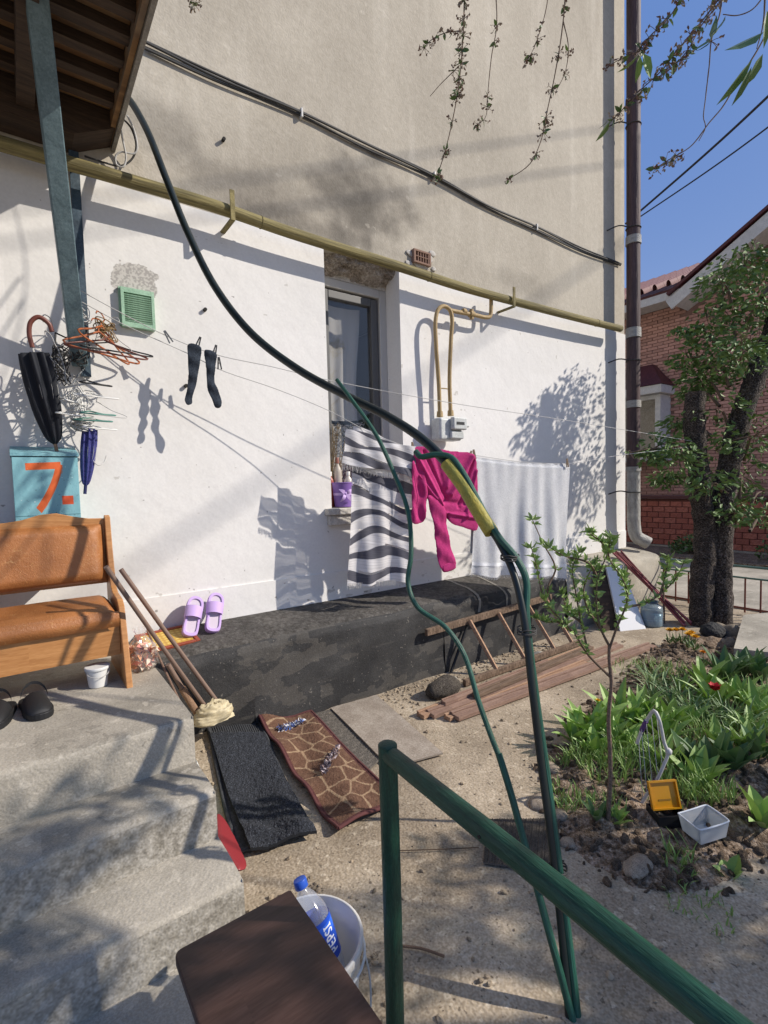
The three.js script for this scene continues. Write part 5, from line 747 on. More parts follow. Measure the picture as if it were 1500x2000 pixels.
// ------------------------------------------------------------------ timber, ladder and bits along the plinth
{
  const ld = thing('wooden_ladder', 'weathered wooden ladder on its side against the plinth', 'ladder', [3.2, 0, 0.6]); const O = ld.position;
  const bar = (a, b, w, h, m, n) => { const d = b.clone().sub(a), L = d.length(); const g = new RoundedBoxGeometry(w, L, h, 1, 0.004); uvm(g); g.applyQuaternion(new THREE.Quaternion().setFromUnitVectors(V(0, 1, 0), d.clone().normalize())); const c = a.clone().add(b).multiplyScalar(0.5).sub(O); g.translate(c.x, c.y, c.z); return mesh(n, g, m, ld); };
  const q = (x, y, z) => V(x, y, z);
  bar(q(2.6, 0.4, 0.505), q(4.25, 0.44, 0.5), 0.055, 0.035, M.oldWood, 'rail'); bar(q(2.75, 0.03, 0.775), q(4.3, 0.035, 0.79), 0.05, 0.035, M.oldWood, 'rail');
  for (const [a, b] of [[3.07, 3.13], [3.44, 3.5], [3.86, 3.92], [4.15, 4.2]]) bar(q(a, 0.42, 0.53), q(b, 0.04, 0.775), 0.032, 0.03, M.tanWood, 'rung');
  single('black_stick', 'black painted stick propping under the ladder', 'stick', capped([V(2.87, 0.005, 0.5), V(3.1, 0.36, 0.475)], 0.012, 3, 8), M.black);
  const pk = [[2.14, 4.3, 0.93, 0.0, 0.075, M.tanWood, 0.03, 'pale tan plank farthest back in the pile'], [2.2, 4.55, 1.02, 0.0, 0.085, M.redWood, -0.02, 'red brown painted plank in the middle of the pile'], [2.26, 3.9, 1.1, 0.0, 0.06, M.tanWood, 0.0, 'narrow pinkish plank beside the red brown one'], [2.3, 4.75, 1.19, 0.0, 0.095, M.redWood, -0.05, 'wide red brown plank nearest the garden bed'], [2.6, 4.2, 1.0, 0.036, 0.05, M.oldWood, 0.04, 'grey brown batten lying on top of the planks'], [2.35, 3.6, 0.955, 0.032, 0.045, M.redWood, 0.02, 'short red batten on top of the tan plank']];
  for (const [xa, xb, z, y, w, m, rot, l] of pk) { const p = thing('plank', l, 'plank', [(xa + xb) / 2, Math.max(hGround(xa, z), hGround(xb, z), hGround((xa + xb) / 2, z)) + y, z], 'planks piled by the plinth'); p.rotation.y = rot; const L = xb - xa; mesh('board', box(-L / 2, L / 2, 0.002, 0.03, -w / 2, w / 2, 0.003), m, p); mesh('tongue', box(-L / 2, L / 2, 0.031, 0.04, -w / 2, -w / 2 + w * 0.3, 0.002), m, p); }
  const rk = lump(0.1, 4, 1.35, 0.8, 0.85, 0.45, 3); rk.translate(2.52, 0.05, 0.78); single('rock', 'dark grey lump of broken concrete at the end of the planks', 'rock', rk, std({ map: rep(mottle('#6b6256', '#4c453d', 8, 0.3, 64), 2), bumpMap: rep(bumpFine, 3), bumpScale: 0.01, roughness: 1 }));
  for (let i = 0; i < 3; i++) { const [x, z, r, l] = [[2.78, 0.62, 0.03, 'small grey stone by the ladder foot'], [3.75, 0.72, 0.045, 'pale stone under the ladder'], [2.72, 0.9, 0.03, 'flat stone next to the concrete lump']][i]; single('stone', l, 'stone', lump(r, i + 12, 1.3, 0.7, 1, 0.4, 2).translate(x, hGround(x, z) + r * 0.4, z), M.grey, 'small stones by the plinth'); }
  // white board
  const a = onY(1212, 1234, 0.0), b = onY(1262, 1229, 0.0), c = onZ(1214, 1103, 0.5), d = onZ(1184, 1108, 0.5);
  single('white_board', 'white melamine board leaning against the plinth', 'board', slab4(a, b, c, d, -0.022), std({ color: 0xdedede, roughness: 0.35 }));
  single('white_board', 'narrow dark edged board behind the white melamine board', 'board', slab4(a.clone().add(V(-0.12, 0, -0.12)), b.clone().add(V(-0.02, 0, -0.1)), c.clone().add(V(-0.05, 0.0, -0.05)), d.clone().add(V(-0.15, 0.02, -0.06)), -0.02), M.darkWood);
  // water jug
  const lathe = (pts, n = 32) => new THREE.LatheGeometry(pts.map(([r, y]) => new THREE.Vector2(r, y)), n);
  const jg = thing('water_jug', 'bluish plastic water jug beside the white board', 'jug', [5.47, 0.005, 0.9]); const jm = new THREE.MeshPhysicalMaterial({ color: 0xc4d4dc, transmission: 0.75, thickness: 0, roughness: 0.25, side: THREE.DoubleSide });
  mesh('body', lathe([[0, 0], [0.1, 0], [0.112, 0.012], [0.112, 0.07], [0.107, 0.078], [0.112, 0.086], [0.112, 0.16], [0.107, 0.168], [0.11, 0.176], [0.105, 0.21], [0.07, 0.235], [0.045, 0.243], [0.045, 0.252]]), jm, jg); mesh('cap', lathe([[0.05, 0.246], [0.05, 0.272], [0, 0.274]]), std({ color: 0x3d4a52, roughness: 0.5 }), jg); mesh('water', lathe([[0, 0.004], [0.1, 0.004], [0.108, 0.015], [0.108, 0.14], [0, 0.14]]), std({ color: 0x8fa3ad, roughness: 0.2 }), jg); mesh('handle', tube([[0.09, 0.225, 0], [0.12, 0.25, 0], [0.13, 0.2, 0], [0.112, 0.15, 0]], 0.008, 16, 6), jm, jg);
  // bundle of red rods
  const ra = onZ(1203, 1083, 0.26), rb = onY(1345, 1222, 0.01), R = rng(22), rodM = [paint('#b26a6c', '#9a5052', { seed: 65 }), paint('#7c3034', '#6a2629', { seed: 66 })];
  for (let i = 0; i < 9; i++) { const u = V((R() - 0.5) * 0.1, 0.015 + R() * 0.07, 0.02 + (R() - 0.5) * 0.12), w = V((R() - 0.5) * 0.12, 0.012 * (i % 3), (R() - 0.5) * 0.1); single('red_rod', 'faded red rod in the bundle leaning from the plinth corner to the tree foot', 'rod', capped([ra.clone().add(u), rb.clone().add(w).setY(0.015 + 0.012 * (i % 3))], 0.011, 3, 8), rodM[i % 2], 'red rods bundled at the plinth corner'); }
  single('grey_stick', 'short grey stick standing in the jug corner by the red rods', 'stick', capped([V(5.62, 0.003, 0.96), onZ(1296, 1154, 0.86)], 0.012, 3, 8), M.oldWood);
}

// ------------------------------------------------------------------ low iron fence, brick wall and neighbouring house
{
  const g = thing('iron_fence', 'low rusty iron fence with a green top rail behind the tree', 'fence', [6.66, 0.03, 0.3]); const rust = paint('#8a4f3e', '#6b392d', { seed: 67, rough: 0.8 }), gr = paint('#6f8a7c', '#557264', { seed: 68 });
  mesh('top_rail', capped([V(0, 0.52, 0), V(0, 0.53, 1.1), V(0, 0.53, 3.2)], 0.014, 8, 8), gr, g); mesh('mid_rail', capped([V(0, 0.4, 0), V(0, 0.4, 3.2)], 0.011, 3, 8), gr, g); mesh('bottom_rail', capped([V(0, 0.05, 0), V(0, 0.05, 3.2)], 0.011, 3, 8), rust, g);
  for (let i = 0; i < 22; i++) mesh('bar', capped([V(0, 0, i * 0.15 + 0.02), V(0.004 * Math.sin(i), 0.4, i * 0.15 + 0.02)], 0.0095, 2, 7), rust, g);
  for (const z of [0.04, 1.6, 3.18]) mesh('post', capped([V(-0.025, -0.04, z), V(-0.025, 0.56, z)], 0.018, 2, 8), gr, g);
}
{
  const X = 11.6, wallM = std({ color: 0x5e3a33, roughness: 1 }), bm = ['#b8705f', '#ab6554', '#bf7a68', '#a05e50'].map((c, i) => std({ map: rep(mottle(c, '#9a5c4e', 6, 0.14, 70 + i, 256), 3), bumpMap: rep(bumpFine, 3), bumpScale: 0.006, roughness: 0.95 }));
  const g = thing('brick_garden_wall', 'red brick garden wall behind the tree across the path', 'wall', [X, 0, 0]);
  mesh('mortar', box(0.012, 0.2, 0, 1.12, -3.6, 4.2), wallM, g); const R = rng(7); const geos = [0.232, 0.114].map(l => new RoundedBoxGeometry(0.05, 0.108, l, 1, 0.006)).map(q => uvm(q));
  for (let r = 0; r < 8; r++) for (let z = -3.55 + (r % 2) * 0.125; z < 2.1; z += 0.25) { const b = mesh('brick', geos[0], bm[Math.floor(R() * 4)], g); b.position.set(0.02 - 0.003 * R(), 0.16 + r * 0.122, z + 0.12); }
  mesh('footing', box(-0.03, 0.23, 0, 0.098, -3.6, 4.2), M.grey, g);
  const cp = mesh('coping', box(-0.05, 0.25, 1.135, 1.2, -3.6, 4.2, 0.01), std({ color: 0x5b3a38, roughness: 0.8 }), g);
  for (const z of [-2.83, 2.4]) mesh('pier', box(-0.06, 0.26, 0, 1.3, z - 0.1, z + 0.1, 0.01), std({ map: rep(mottle('#6d4450', '#5a3540', 6, 0.1, 75, 256), 2), roughness: 0.9 }), g);
}
{
  const X = 12.5, g = thing('brick_house', 'orange brick house with a red tiled roof beyond the garden wall', 'house', [X, 0, 0]);
  const mortar = std({ color: 0x85695f, roughness: 1 });
  const s = new THREE.Shape(); [[-8, 0], [2.35, 0], [2.35, 5.4], [0.3, 6.55], [-1.75, 5.4], [-1.75, 5.66], [-8, 5.66]].forEach(([z, y], i) => i ? s.lineTo(-z, y) : s.moveTo(-z, y));
  const wg = new THREE.ExtrudeGeometry(s, { depth: 7, bevelEnabled: false }); wg.rotateY(Math.PI / 2); wg.translate(0.006, 0, 0); mesh('wall_core', uvm(wg), mortar, g);
  // bricks of the facade: too small in view to tell apart one by one
  const R = rng(15), bg = new THREE.BoxGeometry(0.03, 0.062, 0.235), im = []; const top = z => z < -1.75 ? 5.64 : z < 0.3 ? lerp(5.4, 6.55, (z + 1.75) / 2.05) - 0.1 : lerp(6.55, 5.4, (z - 0.3) / 2.05) - 0.2;
  for (let r = 0; r < 110; r++) for (let z = -6 + (r % 2) * 0.125; z < 2.2; z += 0.25) { const y = 0.04 + r * 0.075; if (y + 0.07 > top(z) || (z > -3.3 && z < -2.02 && y > 2.0 && y < 3.9)) continue; im.push([y, z]); }
  const bi = new THREE.InstancedMesh(bg, std({ roughness: 0.95, map: rep(mottle('#ffffff', '#d8d0ca', 5, 0.1, 76, 256), 3) }), im.length), mt = new THREE.Matrix4(); im.forEach(([y, z], i) => { mt.makeTranslation(-0.008 + 0.003 * R(), y, z); bi.setMatrixAt(i, mt); const k = 0.75 + 0.4 * R(); bi.setColorAt(i, new THREE.Color().setRGB(0.58 * k, 0.345 * k, 0.29 * k)); }); bi.name = 'brickwork'; bi.userData.kind = 'stuff'; bi.castShadow = bi.receiveShadow = true; g.add(bi);
  const wht = paint('#d5d5d2', '#bfc0be', { seed: 77, rough: 0.7 }), tileM = paint('#8a5a58', '#6d4242', { seed: 78, rough: 0.7, rep: 3 }), dkr = paint('#5d2c30', '#4a2226', { seed: 79 });
  mesh('eaves', box(-0.55, -0.02, 5.56, 5.64, -8, -1.6), wht, g); mesh('fascia', box(-0.6, -0.555, 5.54, 5.74, -8, -1.62), wht, g);
  // main roof: slope rising away from us, tiled
  const sl = 0.42; mesh('roof_deck', slab4(V(-0.62, 5.76, -8), V(-0.62, 5.76, -1.5), V(4, 5.76 + 4.62 * sl, -1.5), V(4, 5.76 + 4.62 * sl, -8), -0.06), dkr, g);
  const tl = []; for (let r = 0; r < 11; r++) for (let z = -6.5; z < -1.55; z += 0.3) { const x = -0.62 + r * 0.34; const h = new THREE.CylinderGeometry(0.14, 0.14, 0.36, 8, 1, true, 0, Math.PI); h.scale(1, 1, 0.4); h.rotateZ(Math.PI / 2); h.rotateX(0); h.rotateZ(Math.atan(sl)); tl.push(h.translate(x + 0.17, 5.79 + (r * 0.34 + 0.17) * sl + 0.03 - (r % 2) * 0.0, z + 0.15)); }
  const tm = mesh('roof_tiles', merge(tl), tileM, g); tm.userData.kind = 'stuff';
  // gable rake
  const rk = (z0, y0, z1, y1, x0, x1, th, m, n) => mesh(n, slab4(V(x0, y0, z0), V(x1, y0, z0), V(x1, y1, z1), V(x0, y1, z1), th), m, g);
  rk(-1.72, 5.36, 0.3, 6.56, -0.6, 0, -0.06, wht, 'soffit'); rk(-1.78, 5.3, 0.3, 6.53, -0.66, -0.61, -0.24, wht, 'barge_board'); rk(-1.85, 5.61, 0.3, 6.85, -0.7, 6.9, -0.06, dkr, 'gable_roof'); rk(2.4, 5.3, 0.3, 6.53, -0.66, -0.61, 0.24, wht, 'barge_board'); rk(2.45, 5.61, 0.3, 6.85, -0.7, 6.9, 0.06, dkr, 'gable_roof');
  // bay window with its own hipped canopy
  const bw = new THREE.Group(); bw.name = 'bay_window'; g.add(bw); const z0 = -3.5, z1 = -2.08;
  mesh('canopy_roof', (() => { const A = V(-0.7, 3.72, z0 - 0.1), B = V(-0.7, 3.72, z1 + 0.12), C = V(0, 3.72, z1 + 0.12), D = V(0, 3.72, z0 - 0.1), E = V(0, 4.3, z1 - 0.35), G = V(0, 4.3, z0 + 0.4), H = V(-0.12, 4.3, z1 - 0.38), I = V(-0.12, 4.3, z0 + 0.4); const P = []; for (const t of [[A, B, H], [A, H, I], [B, C, E], [B, E, H], [A, I, G], [A, G, D], [H, E, G], [H, G, I], [A, D, C], [A, C, B]]) for (const v of t) P.push(v.x, v.y, v.z); const q = new THREE.BufferGeometry(); q.setAttribute('position', new THREE.Float32BufferAttribute(P, 3)); q.computeVertexNormals(); return uvm(q); })(), dkr, bw);
  mesh('canopy_fascia', box(-0.68, 0, 3.53, 3.71, z0 - 0.08, z1 + 0.1), wht, bw);
  mesh('window_frame', merge([box(-0.5, -0.42, 2.1, 3.52, z1 - 0.12, z1), box(-0.5, -0.42, 2.1, 3.52, z1 - 0.72, z1 - 0.6), box(-0.5, -0.42, 2.1, 2.25, z1 - 0.6, z1 - 0.12), box(-0.5, -0.42, 3.42, 3.52, z1 - 0.6, z1 - 0.12), box(-0.5, -0.42, 2.1, 3.52, z0, z0 + 0.12), box(-0.42, 0, 2.1, 3.52, z1 - 0.08, z1 - 0.002)]), wht, bw);
  mesh('pane', box(-0.47, -0.46, 2.25, 3.42, z1 - 0.6, z1 - 0.12), M.glass, bw); mesh('pane', box(-0.47, -0.46, 2.1, 3.52, z0 + 0.12, z1 - 0.72), M.glass, bw); mesh('bay_back', box(-0.06, -0.02, 2.1, 3.52, z0, z1 - 0.09), M.grey, bw); mesh('bay_sill', box(-0.55, 0, 2.0, 2.098, z0 - 0.04, z1 + 0.04), wht, bw);
}
// ------------------------------------------------------------------ big two-stemmed tree by the fence, ivy-like crown
const leafM = new THREE.MeshPhysicalMaterial({ vertexColors: true, roughness: 0.55, transmission: 0.3, thickness: 0, side: THREE.DoubleSide });
const leafDark = std({ vertexColors: true, roughness: 0.62 });
const green = (R, a = [0.07, 0.13, 0.03], b = [0.16, 0.26, 0.06]) => { const t = R(); return [lerp(a[0], b[0], t), lerp(a[1], b[1], t), lerp(a[2], b[2], t)]; };
{
  const base = V(5.92, 0, 1.25), g = thing('garden_tree', 'dark barked leafy tree with one sawn stem by the iron fence', 'tree', base), D = depthOf(base), loc = p => p.clone().sub(base);
  const P = (x, y, d = 0) => loc(at(x, y, D + d));
  mesh('trunk', taper([P(1408, 1235), P(1406, 1150), P(1407, 1050), P(1412, 980), P(1425, 900), P(1445, 820), P(1475, 740), P(1500, 680), P(1530, 560), P(1560, 420)], 0.125, 0.085, 60, 14, 0.16, 3), M.trunkBark, g);
  const st = mesh('sawn_stem', taper([P(1368, 1232), P(1370, 1150), P(1378, 1050), P(1368, 960), P(1360, 880), P(1356, 800), P(1358, 768)], 0.115, 0.1, 50, 14, 0.16, 8), M.trunkBark, g); const tp = P(1358, 768); mesh('sawn_face', new THREE.CylinderGeometry(0.1, 0.101, 0.01, 14).translate(tp.x, tp.y, tp.z), M.oldWood, st);
  const R = rng(99), L = new Leaves(), br = [];
  const cl = [[1455, 520, 55, .2], [1410, 555, 45, 0], [1485, 590, 60, -.2], [1430, 625, 55, .3], [1385, 660, 40, 0], [1340, 650, 22, .1], [1450, 690, 50, -.4], [1400, 715, 45, .2], [1345, 700, 30, .2], [1370, 745, 40, .3], [1480, 745, 45, .3], [1400, 800, 45, -.1], [1355, 770, 26, .4], [1475, 850, 55, -.3], [1290, 868, 36, .1], [1265, 890, 26, .0], [1325, 895, 40, -.2], [1400, 880, 45, .4], [1300, 935, 24, .3], [1385, 945, 36, -.3], [1450, 930, 50, .1], [1490, 960, 50, .2], [1435, 1000, 34, -.2], [1500, 1010, 30, .3], [1380, 620, 34, .5], [1500, 660, 60, .5], [1225, 885, 14, -.1], [1320, 830, 26, .2],
    [1560, 500, 90, .3], [1570, 660, 70, .6]];
  for (const [x, y, r, dd] of cl) {
    const c = at(x, y, D + dd), rr = r * D / F; const from = at(lerp(x, 1440, 0.6), y + r * 0.9, D); br.push(taper([loc(from), loc(from.clone().lerp(c, 0.55).add(V(0, 0.08, 0))), loc(c)], 0.02, 0.006, 6, 5));
    const n = Math.round(3000 * rr * rr) + 80; for (let i = 0; i < n; i++) { const d = rdir(R), q = Math.pow(R(), 0.45); const p = loc(c).add(V(d.x * rr * q * 1.1, d.y * rr * q * 0.8, d.z * rr * q * 1.25)); const k = fbm(p.x * 5 + 9, p.y * 5 + p.z * 4, 3, 0, 4); if (k < 0.41) continue; const dir = V(d.x + (R() - 0.5) * 1.4, -0.35 + (R() - 0.5), d.z + (R() - 0.5) * 1.4); L.leaf(p, dir, rdir(R), 0.055 + 0.035 * R(), 0.026 + 0.012 * R(), green(R), 0.14); }
    for (let i = 0; i < 5; i++) { const d = rdir(R); br.push(taper([loc(c), loc(c).addScaledVector(d, rr * 0.55), loc(c).addScaledVector(d, rr).add(V(0, -0.03, 0))], 0.006, 0.002, 4, 4)); }
  }
  mesh('branches', merge(br), M.twig, g); mesh('crown', L.build(), leafDark, g);
  // roots and bark rubble
  single('black_bag', 'black crumpled sack at the foot of the tree', 'sack', lump(0.11, 31, 1.3, 0.9, 1, 0.3, 3).translate(5.45, 0.07, 1.5), std({ color: 0x1e1e20, roughness: 0.8, bumpMap: rep(bumpSoft, 2), bumpScale: 0.02 }));
  const rr = [[5.62, 1.62, 0.1, 'rough brown stone propping the tilted slab'], [5.72, 1.45, 0.07, 'rounded stone between the tree foot and the slab'], [5.3, 1.7, 0.06, 'small stone in front of the black sack']]; for (const [x, z, r, l] of rr) single('stone', l, 'stone', lump(r, x * 10, 1.2, 0.9, 1, 0.4, 2).translate(x, r * 0.5, z), std({ map: rep(mottle('#8a7f70', '#6a6053', 6, 0.2, 84, 256), 3), roughness: 1 }), 'stones at the tree foot');
  const sa = onY(1433, 1280, 0.1), sb = onY(1520, 1290, 0.1), sc = onY(1530, 1205, 0.12), sd = onY(1452, 1212, 0.12); single('concrete_slab', 'broken concrete slab lying tilted at the far edge of the bed', 'slab', slab4(sa, sb, sc, sd, 0.06), M.concrete);
  // shrubs against the brick wall
  for (const [x, z, s, l] of [[10.9, 0.9, 0.5, 'leafy green shrub in front of the brick wall beyond the tree'], [10.9, -1.0, 0.28, 'low green shrub against the brick wall near its pier'], [10.8, 2.0, 0.5, 'broad green shrub at the far end of the brick wall']]) { const t = thing('shrub', l, 'shrub', [x, 0.05, z], 'shrubs along the brick wall'); const L2 = new Leaves(), b2 = []; for (let i = 0; i < 9; i++) { const d = rdir(R); d.y = Math.abs(d.y); b2.push(taper([V(0, 0, 0), d.clone().multiplyScalar(s * 0.5), d.clone().multiplyScalar(s).add(V(0, s * 0.3, 0))], 0.012, 0.003, 4, 4)); } for (let i = 0; i < 900 * s; i++) { const d = rdir(R); d.y = Math.abs(d.y); const q = Math.cbrt(R()) * s; L2.leaf(V(d.x * q, 0.05 + d.y * q * 1.2, d.z * q * 1.5), rdir(R), rdir(R), 0.1, 0.045, green(R, [0.06, 0.12, 0.03], [0.14, 0.24, 0.06]), 0.15); } mesh('stems', merge(b2), M.twig, t); mesh('foliage', L2.build(), leafM, t); }
}
// ------------------------------------------------------------------ sapling in the bed
const soilAt = (x, z) => inside(bedPoly, x, z) ? bedH(x, z) : hGround(x, z);
{
  const base = onY(1187, 1606, 0.03); base.y = soilAt(base.x, base.z); const D = depthOf(base), g = thing('sapling', 'slender young tree with fresh spring leaves in the bed', 'sapling', base), loc = p => p.clone().sub(base); const P = (x, y, d = 0) => loc(at(x, y, D + d));
  mesh('stem', taper([V(0, -0.03, 0), P(1192, 1500), P(1189, 1400), P(1194, 1330), P(1190, 1290), P(1190, 1262)], 0.0115, 0.0075, 30, 8, 0.15, 2), std({ map: rep(mottle('#8a7462', '#655244', 8, 0.2, 86, 256), 1, 5), roughness: 0.95 }), g);
  const R = rng(64), tw = [], L = new Leaves();
  const brs = [[[1192, 1322], [1150, 1280], [1120, 1235], [1085, 1200], [1062, 1170], [1050, 1115], [1038, 1070]], [[1150, 1278], [1135, 1215], [1125, 1160], [1118, 1110], [1130, 1080]], [[1120, 1236], [1090, 1215], [1066, 1215], [1045, 1205]], [[1190, 1268], [1205, 1225], [1222, 1185], [1226, 1160], [1215, 1130], [1190, 1090], [1192, 1050]], [[1222, 1186], [1260, 1178], [1290, 1160], [1320, 1130], [1335, 1100]], [[1226, 1160], [1222, 1140], [1215, 1118]], [[1190, 1262], [1172, 1225], [1165, 1180], [1168, 1130], [1185, 1085], [1195, 1060]], [[1172, 1226], [1148, 1190], [1140, 1150], [1160, 1100]], [[1085, 1200], [1070, 1150], [1085, 1110], [1060, 1060], [1040, 1015]], [[1168, 1132], [1150, 1100], [1100, 1085], [1075, 1070]], [[1290, 1160], [1300, 1120], [1305, 1090]], [[1135, 1215], [1110, 1195], [1098, 1160]], [[1190, 1090], [1175, 1060], [1150, 1040]]];
  brs.forEach((b, i) => {
    const dz = (i % 3 - 1) * 0.06, pts = b.map(([x, y], k) => P(x, y, k ? dz * k / b.length * 2 : 0)); tw.push(taper(pts, 0.0065, 0.0018, 20, 5, 0.15, i)); const c = curve(pts), bare = i === 8;
    const n = bare ? 4 : Math.max(10, Math.round(c.getLength() * 38)); for (let k = 0; k < n; k++) { const t = 0.15 + 0.85 * (k + R()) / n, p = c.getPoint(Math.min(1, t)), cnt = 3 + Math.floor(R() * 3); for (let q = 0; q < cnt; q++) { const d = rdir(R); d.y = Math.abs(d.y) * 0.9 + 0.1; L.leaf(p, d, rdir(R), 0.02 + 0.026 * R(), 0.011 + 0.009 * R(), green(R, [0.2, 0.32, 0.07], [0.4, 0.56, 0.17]), 0.18); } }
    for (let q = 0; q < 7; q++) { const d = rdir(R); d.y = Math.abs(d.y); L.leaf(c.getPoint(1), d, rdir(R), 0.045, 0.014, green(R, [0.14, 0.22, 0.06], [0.28, 0.4, 0.12]), 0.15); }
  });
  mesh('twigs', merge(tw), M.twig, g); mesh('foliage', L.build(), leafM, g);
}
// ------------------------------------------------------------------ plants of the bed
{
  const R = rng(71), up = V(0, 1, 0);
  const strap = (L, base, az, lean, len, wid, col, bend, seg = 6) => { // arching blade
    const h = V(Math.cos(az), 0, Math.sin(az)), s = V(-Math.sin(az), 0, Math.cos(az)); let p = base.clone(), a = lean; let prev = null; for (let i = 0; i <= seg; i++) { const t = i / seg, w = wid * Math.sin(Math.PI * (0.12 + 0.86 * t)) * 0.5, d = h.clone().multiplyScalar(Math.sin(a)).addScaledVector(up, Math.cos(a)); const n = d.clone().cross(s); const m = p.clone().addScaledVector(n, w * 0.45), l = p.clone().addScaledVector(s, w), r = p.clone().addScaledVector(s, -w); if (prev) for (const [x, y, z] of [[prev[0], prev[1], l], [l, prev[1], m], [prev[1], prev[2], m], [m, prev[2], r]]) { const nn = y.clone().sub(x).cross(z.clone().sub(x)).normalize(); for (const v of [x, y, z]) { L.p.push(v.x, v.y, v.z); L.c.push(...col); L.n.push(nn.x, nn.y, nn.z); } } prev = [l, m, r]; p = p.clone().addScaledVector(d, len / seg); a += bend / seg; }
  };
  const clump = (px, py, n, len, wid, l, cols, bend = 0.9, name = 'broad_leaved_plant', group = 'broad leaved plants in the bed') => { const q = onY(px, py, 0.04); q.y = soilAt(q.x, q.z) - 0.01; const g = thing(name, l, 'plant', q, group), L = new Leaves(); for (let i = 0; i < n; i++) { const a = i / n * 6.283 * 2.4 + R() * 0.8; strap(L, V(Math.cos(a) * 0.012, 0, Math.sin(a) * 0.012), a, 0.12 + 0.5 * R(), len * 1.12 * (0.65 + 0.5 * R()), wid * (wid > 0.02 ? 1.25 : 1) * (0.7 + 0.5 * R()), green(R, cols[0], cols[1]), bend * (0.4 + 0.8 * R())); } mesh('leaves', L.build(), leafM, g); return g; };
  const fresh = [[0.2, 0.34, 0.06], [0.38, 0.56, 0.13]], deep = [[0.07, 0.15, 0.045], [0.16, 0.28, 0.09]], blue = [[0.12, 0.22, 0.07], [0.26, 0.38, 0.14]];
  const spots = [[1122, 1450, 8, .2, .06, fresh], [1150, 1440, 10, .22, .065, fresh], [1172, 1425, 9, .22, .06, fresh], [1205, 1410, 10, .24, .055, fresh], [1240, 1410, 9, .22, .055, fresh], [1215, 1455, 9, .18, .05, fresh], [1265, 1430, 8, .2, .05, fresh], [1160, 1475, 9, .16, .045, fresh], [1375, 1345, 9, .24, .06, fresh], [1415, 1330, 13, .24, .06, deep], [1450, 1320, 14, .25, .062, deep], [1485, 1330, 13, .25, .062, deep], [1395, 1380, 9, .22, .05, fresh], [1440, 1375, 9, .22, .05, fresh], [1480, 1400, 9, .22, .05, fresh], [1340, 1490, 10, .17, .055, deep], [1385, 1500, 12, .2, .062, deep], [1430, 1505, 12, .2, .06, deep], [1480, 1480, 10, .19, .05, deep], [1365, 1530, 8, .2, .055, fresh], [1490, 1610, 8, .18, .06, fresh], [1425, 1690, 4, .07, .04, fresh], [1200, 1600, 9, .1, .03, fresh], [1165, 1600, 7, .09, .03, deep], [1300, 1450, 9, .2, .04, fresh]];
  for (const [x, y] of [[1140, 1420], [1190, 1440], [1225, 1430], [1255, 1400], [1180, 1460], [1290, 1425], [1310, 1410], [1340, 1420], [1360, 1380], [1420, 1360], [1460, 1375], [1470, 1440], [1330, 1350], [1400, 1460], [1455, 1470], [1245, 1470], [1300, 1500], [1490, 1370]]) spots.push([x, y, 7 + Math.floor(R() * 5), 0.13 + 0.08 * R(), 0.03 + 0.02 * R(), fresh]);
  const nearTo = (x, y) => x < 1255 && y < 1490 ? 'beside the sapling' : y > 1580 ? (x > 1450 ? 'at the dim near edge of the bed' : x > 1400 ? 'below the clear box' : 'at the sapling foot') : y < 1350 ? 'beside the concrete slab' : y < 1420 ? 'around the red tulip' : 'behind the yellow lidded tray';
  spots.forEach(([x, y, n, a, b, c]) => clump(x, y, n, a, b, (c === deep ? 'dark green plant with large upright glossy leaves ' : 'fresh green plant with pointed upright leaves ') + nearTo(x, y), c, 0.9, c === deep ? 'dark_leaved_plant' : 'green_leaved_plant', c === deep ? 'dark leaved plants in the bed' : 'fresh green plants in the bed'));
  for (const [x, y] of [[1270, 1335], [1295, 1345], [1330, 1370], [1350, 1400], [1310, 1380], [1275, 1370], [1420, 1410], [1370, 1410], [1455, 1430]]) clump(x, y, 26, 0.2, 0.012, 'green tuft of narrow arching leaves in the bed', blue, 1.8, 'narrow_leaved_tuft', 'narrow leaved tufts in the bed');
  // grass: uncountable
  const L = new Leaves(); const add = (px, py, n, sp, len) => { const c = onY(px, py, 0.04); n = Math.round(n * 0.6); for (let i = 0; i < n; i++) { const a = R() * 6.283, q = Math.sqrt(R()) * sp, x = c.x + Math.cos(a) * q, z = c.z + Math.sin(a) * q; strap(L, V(x, soilAt(x, z) - 0.005, z), R() * 6.283, 0.1 + 0.5 * R(), len * (0.5 + 0.8 * R()), 0.005 + 0.004 * R(), green(R, [0.19, 0.31, 0.06], [0.38, 0.54, 0.15]), 1.3 * R(), 3); } };
  for (const [x, y, n, s, l] of [[1250, 1300, 160, .25, .09], [1290, 1315, 140, .2, .09], [1330, 1330, 160, .25, .1], [1180, 1500, 240, .16, .1], [1220, 1490, 260, .16, .12], [1260, 1480, 260, .16, .13], [1145, 1490, 160, .1, .1], [1340, 1540, 260, .13, .12], [1380, 1555, 240, .12, .11], [1330, 1440, 260, .18, .12], [1400, 1430, 300, .22, .13], [1460, 1450, 280, .2, .12], [1440, 1360, 260, .25, .14], [1120, 1560, 110, .09, .08], [1100, 1490, 70, .06, .07], [1330, 1665, 60, .06, .08], [1340, 1700, 40, .08, .06], [1370, 1760, 90, .12, .05], [1180, 1575, 90, .1, .08], [1080, 1530, 50, .05, .06], [1480, 1420, 200, .18, .12], [1300, 1560, 60, .1, .07]]) add(x, y, n, s, l);
  const gm = mesh('grass', L.build(), leafM, scene); gm.userData = { kind: 'stuff', label: 'thin spring grass growing through the bed', category: 'grass' };
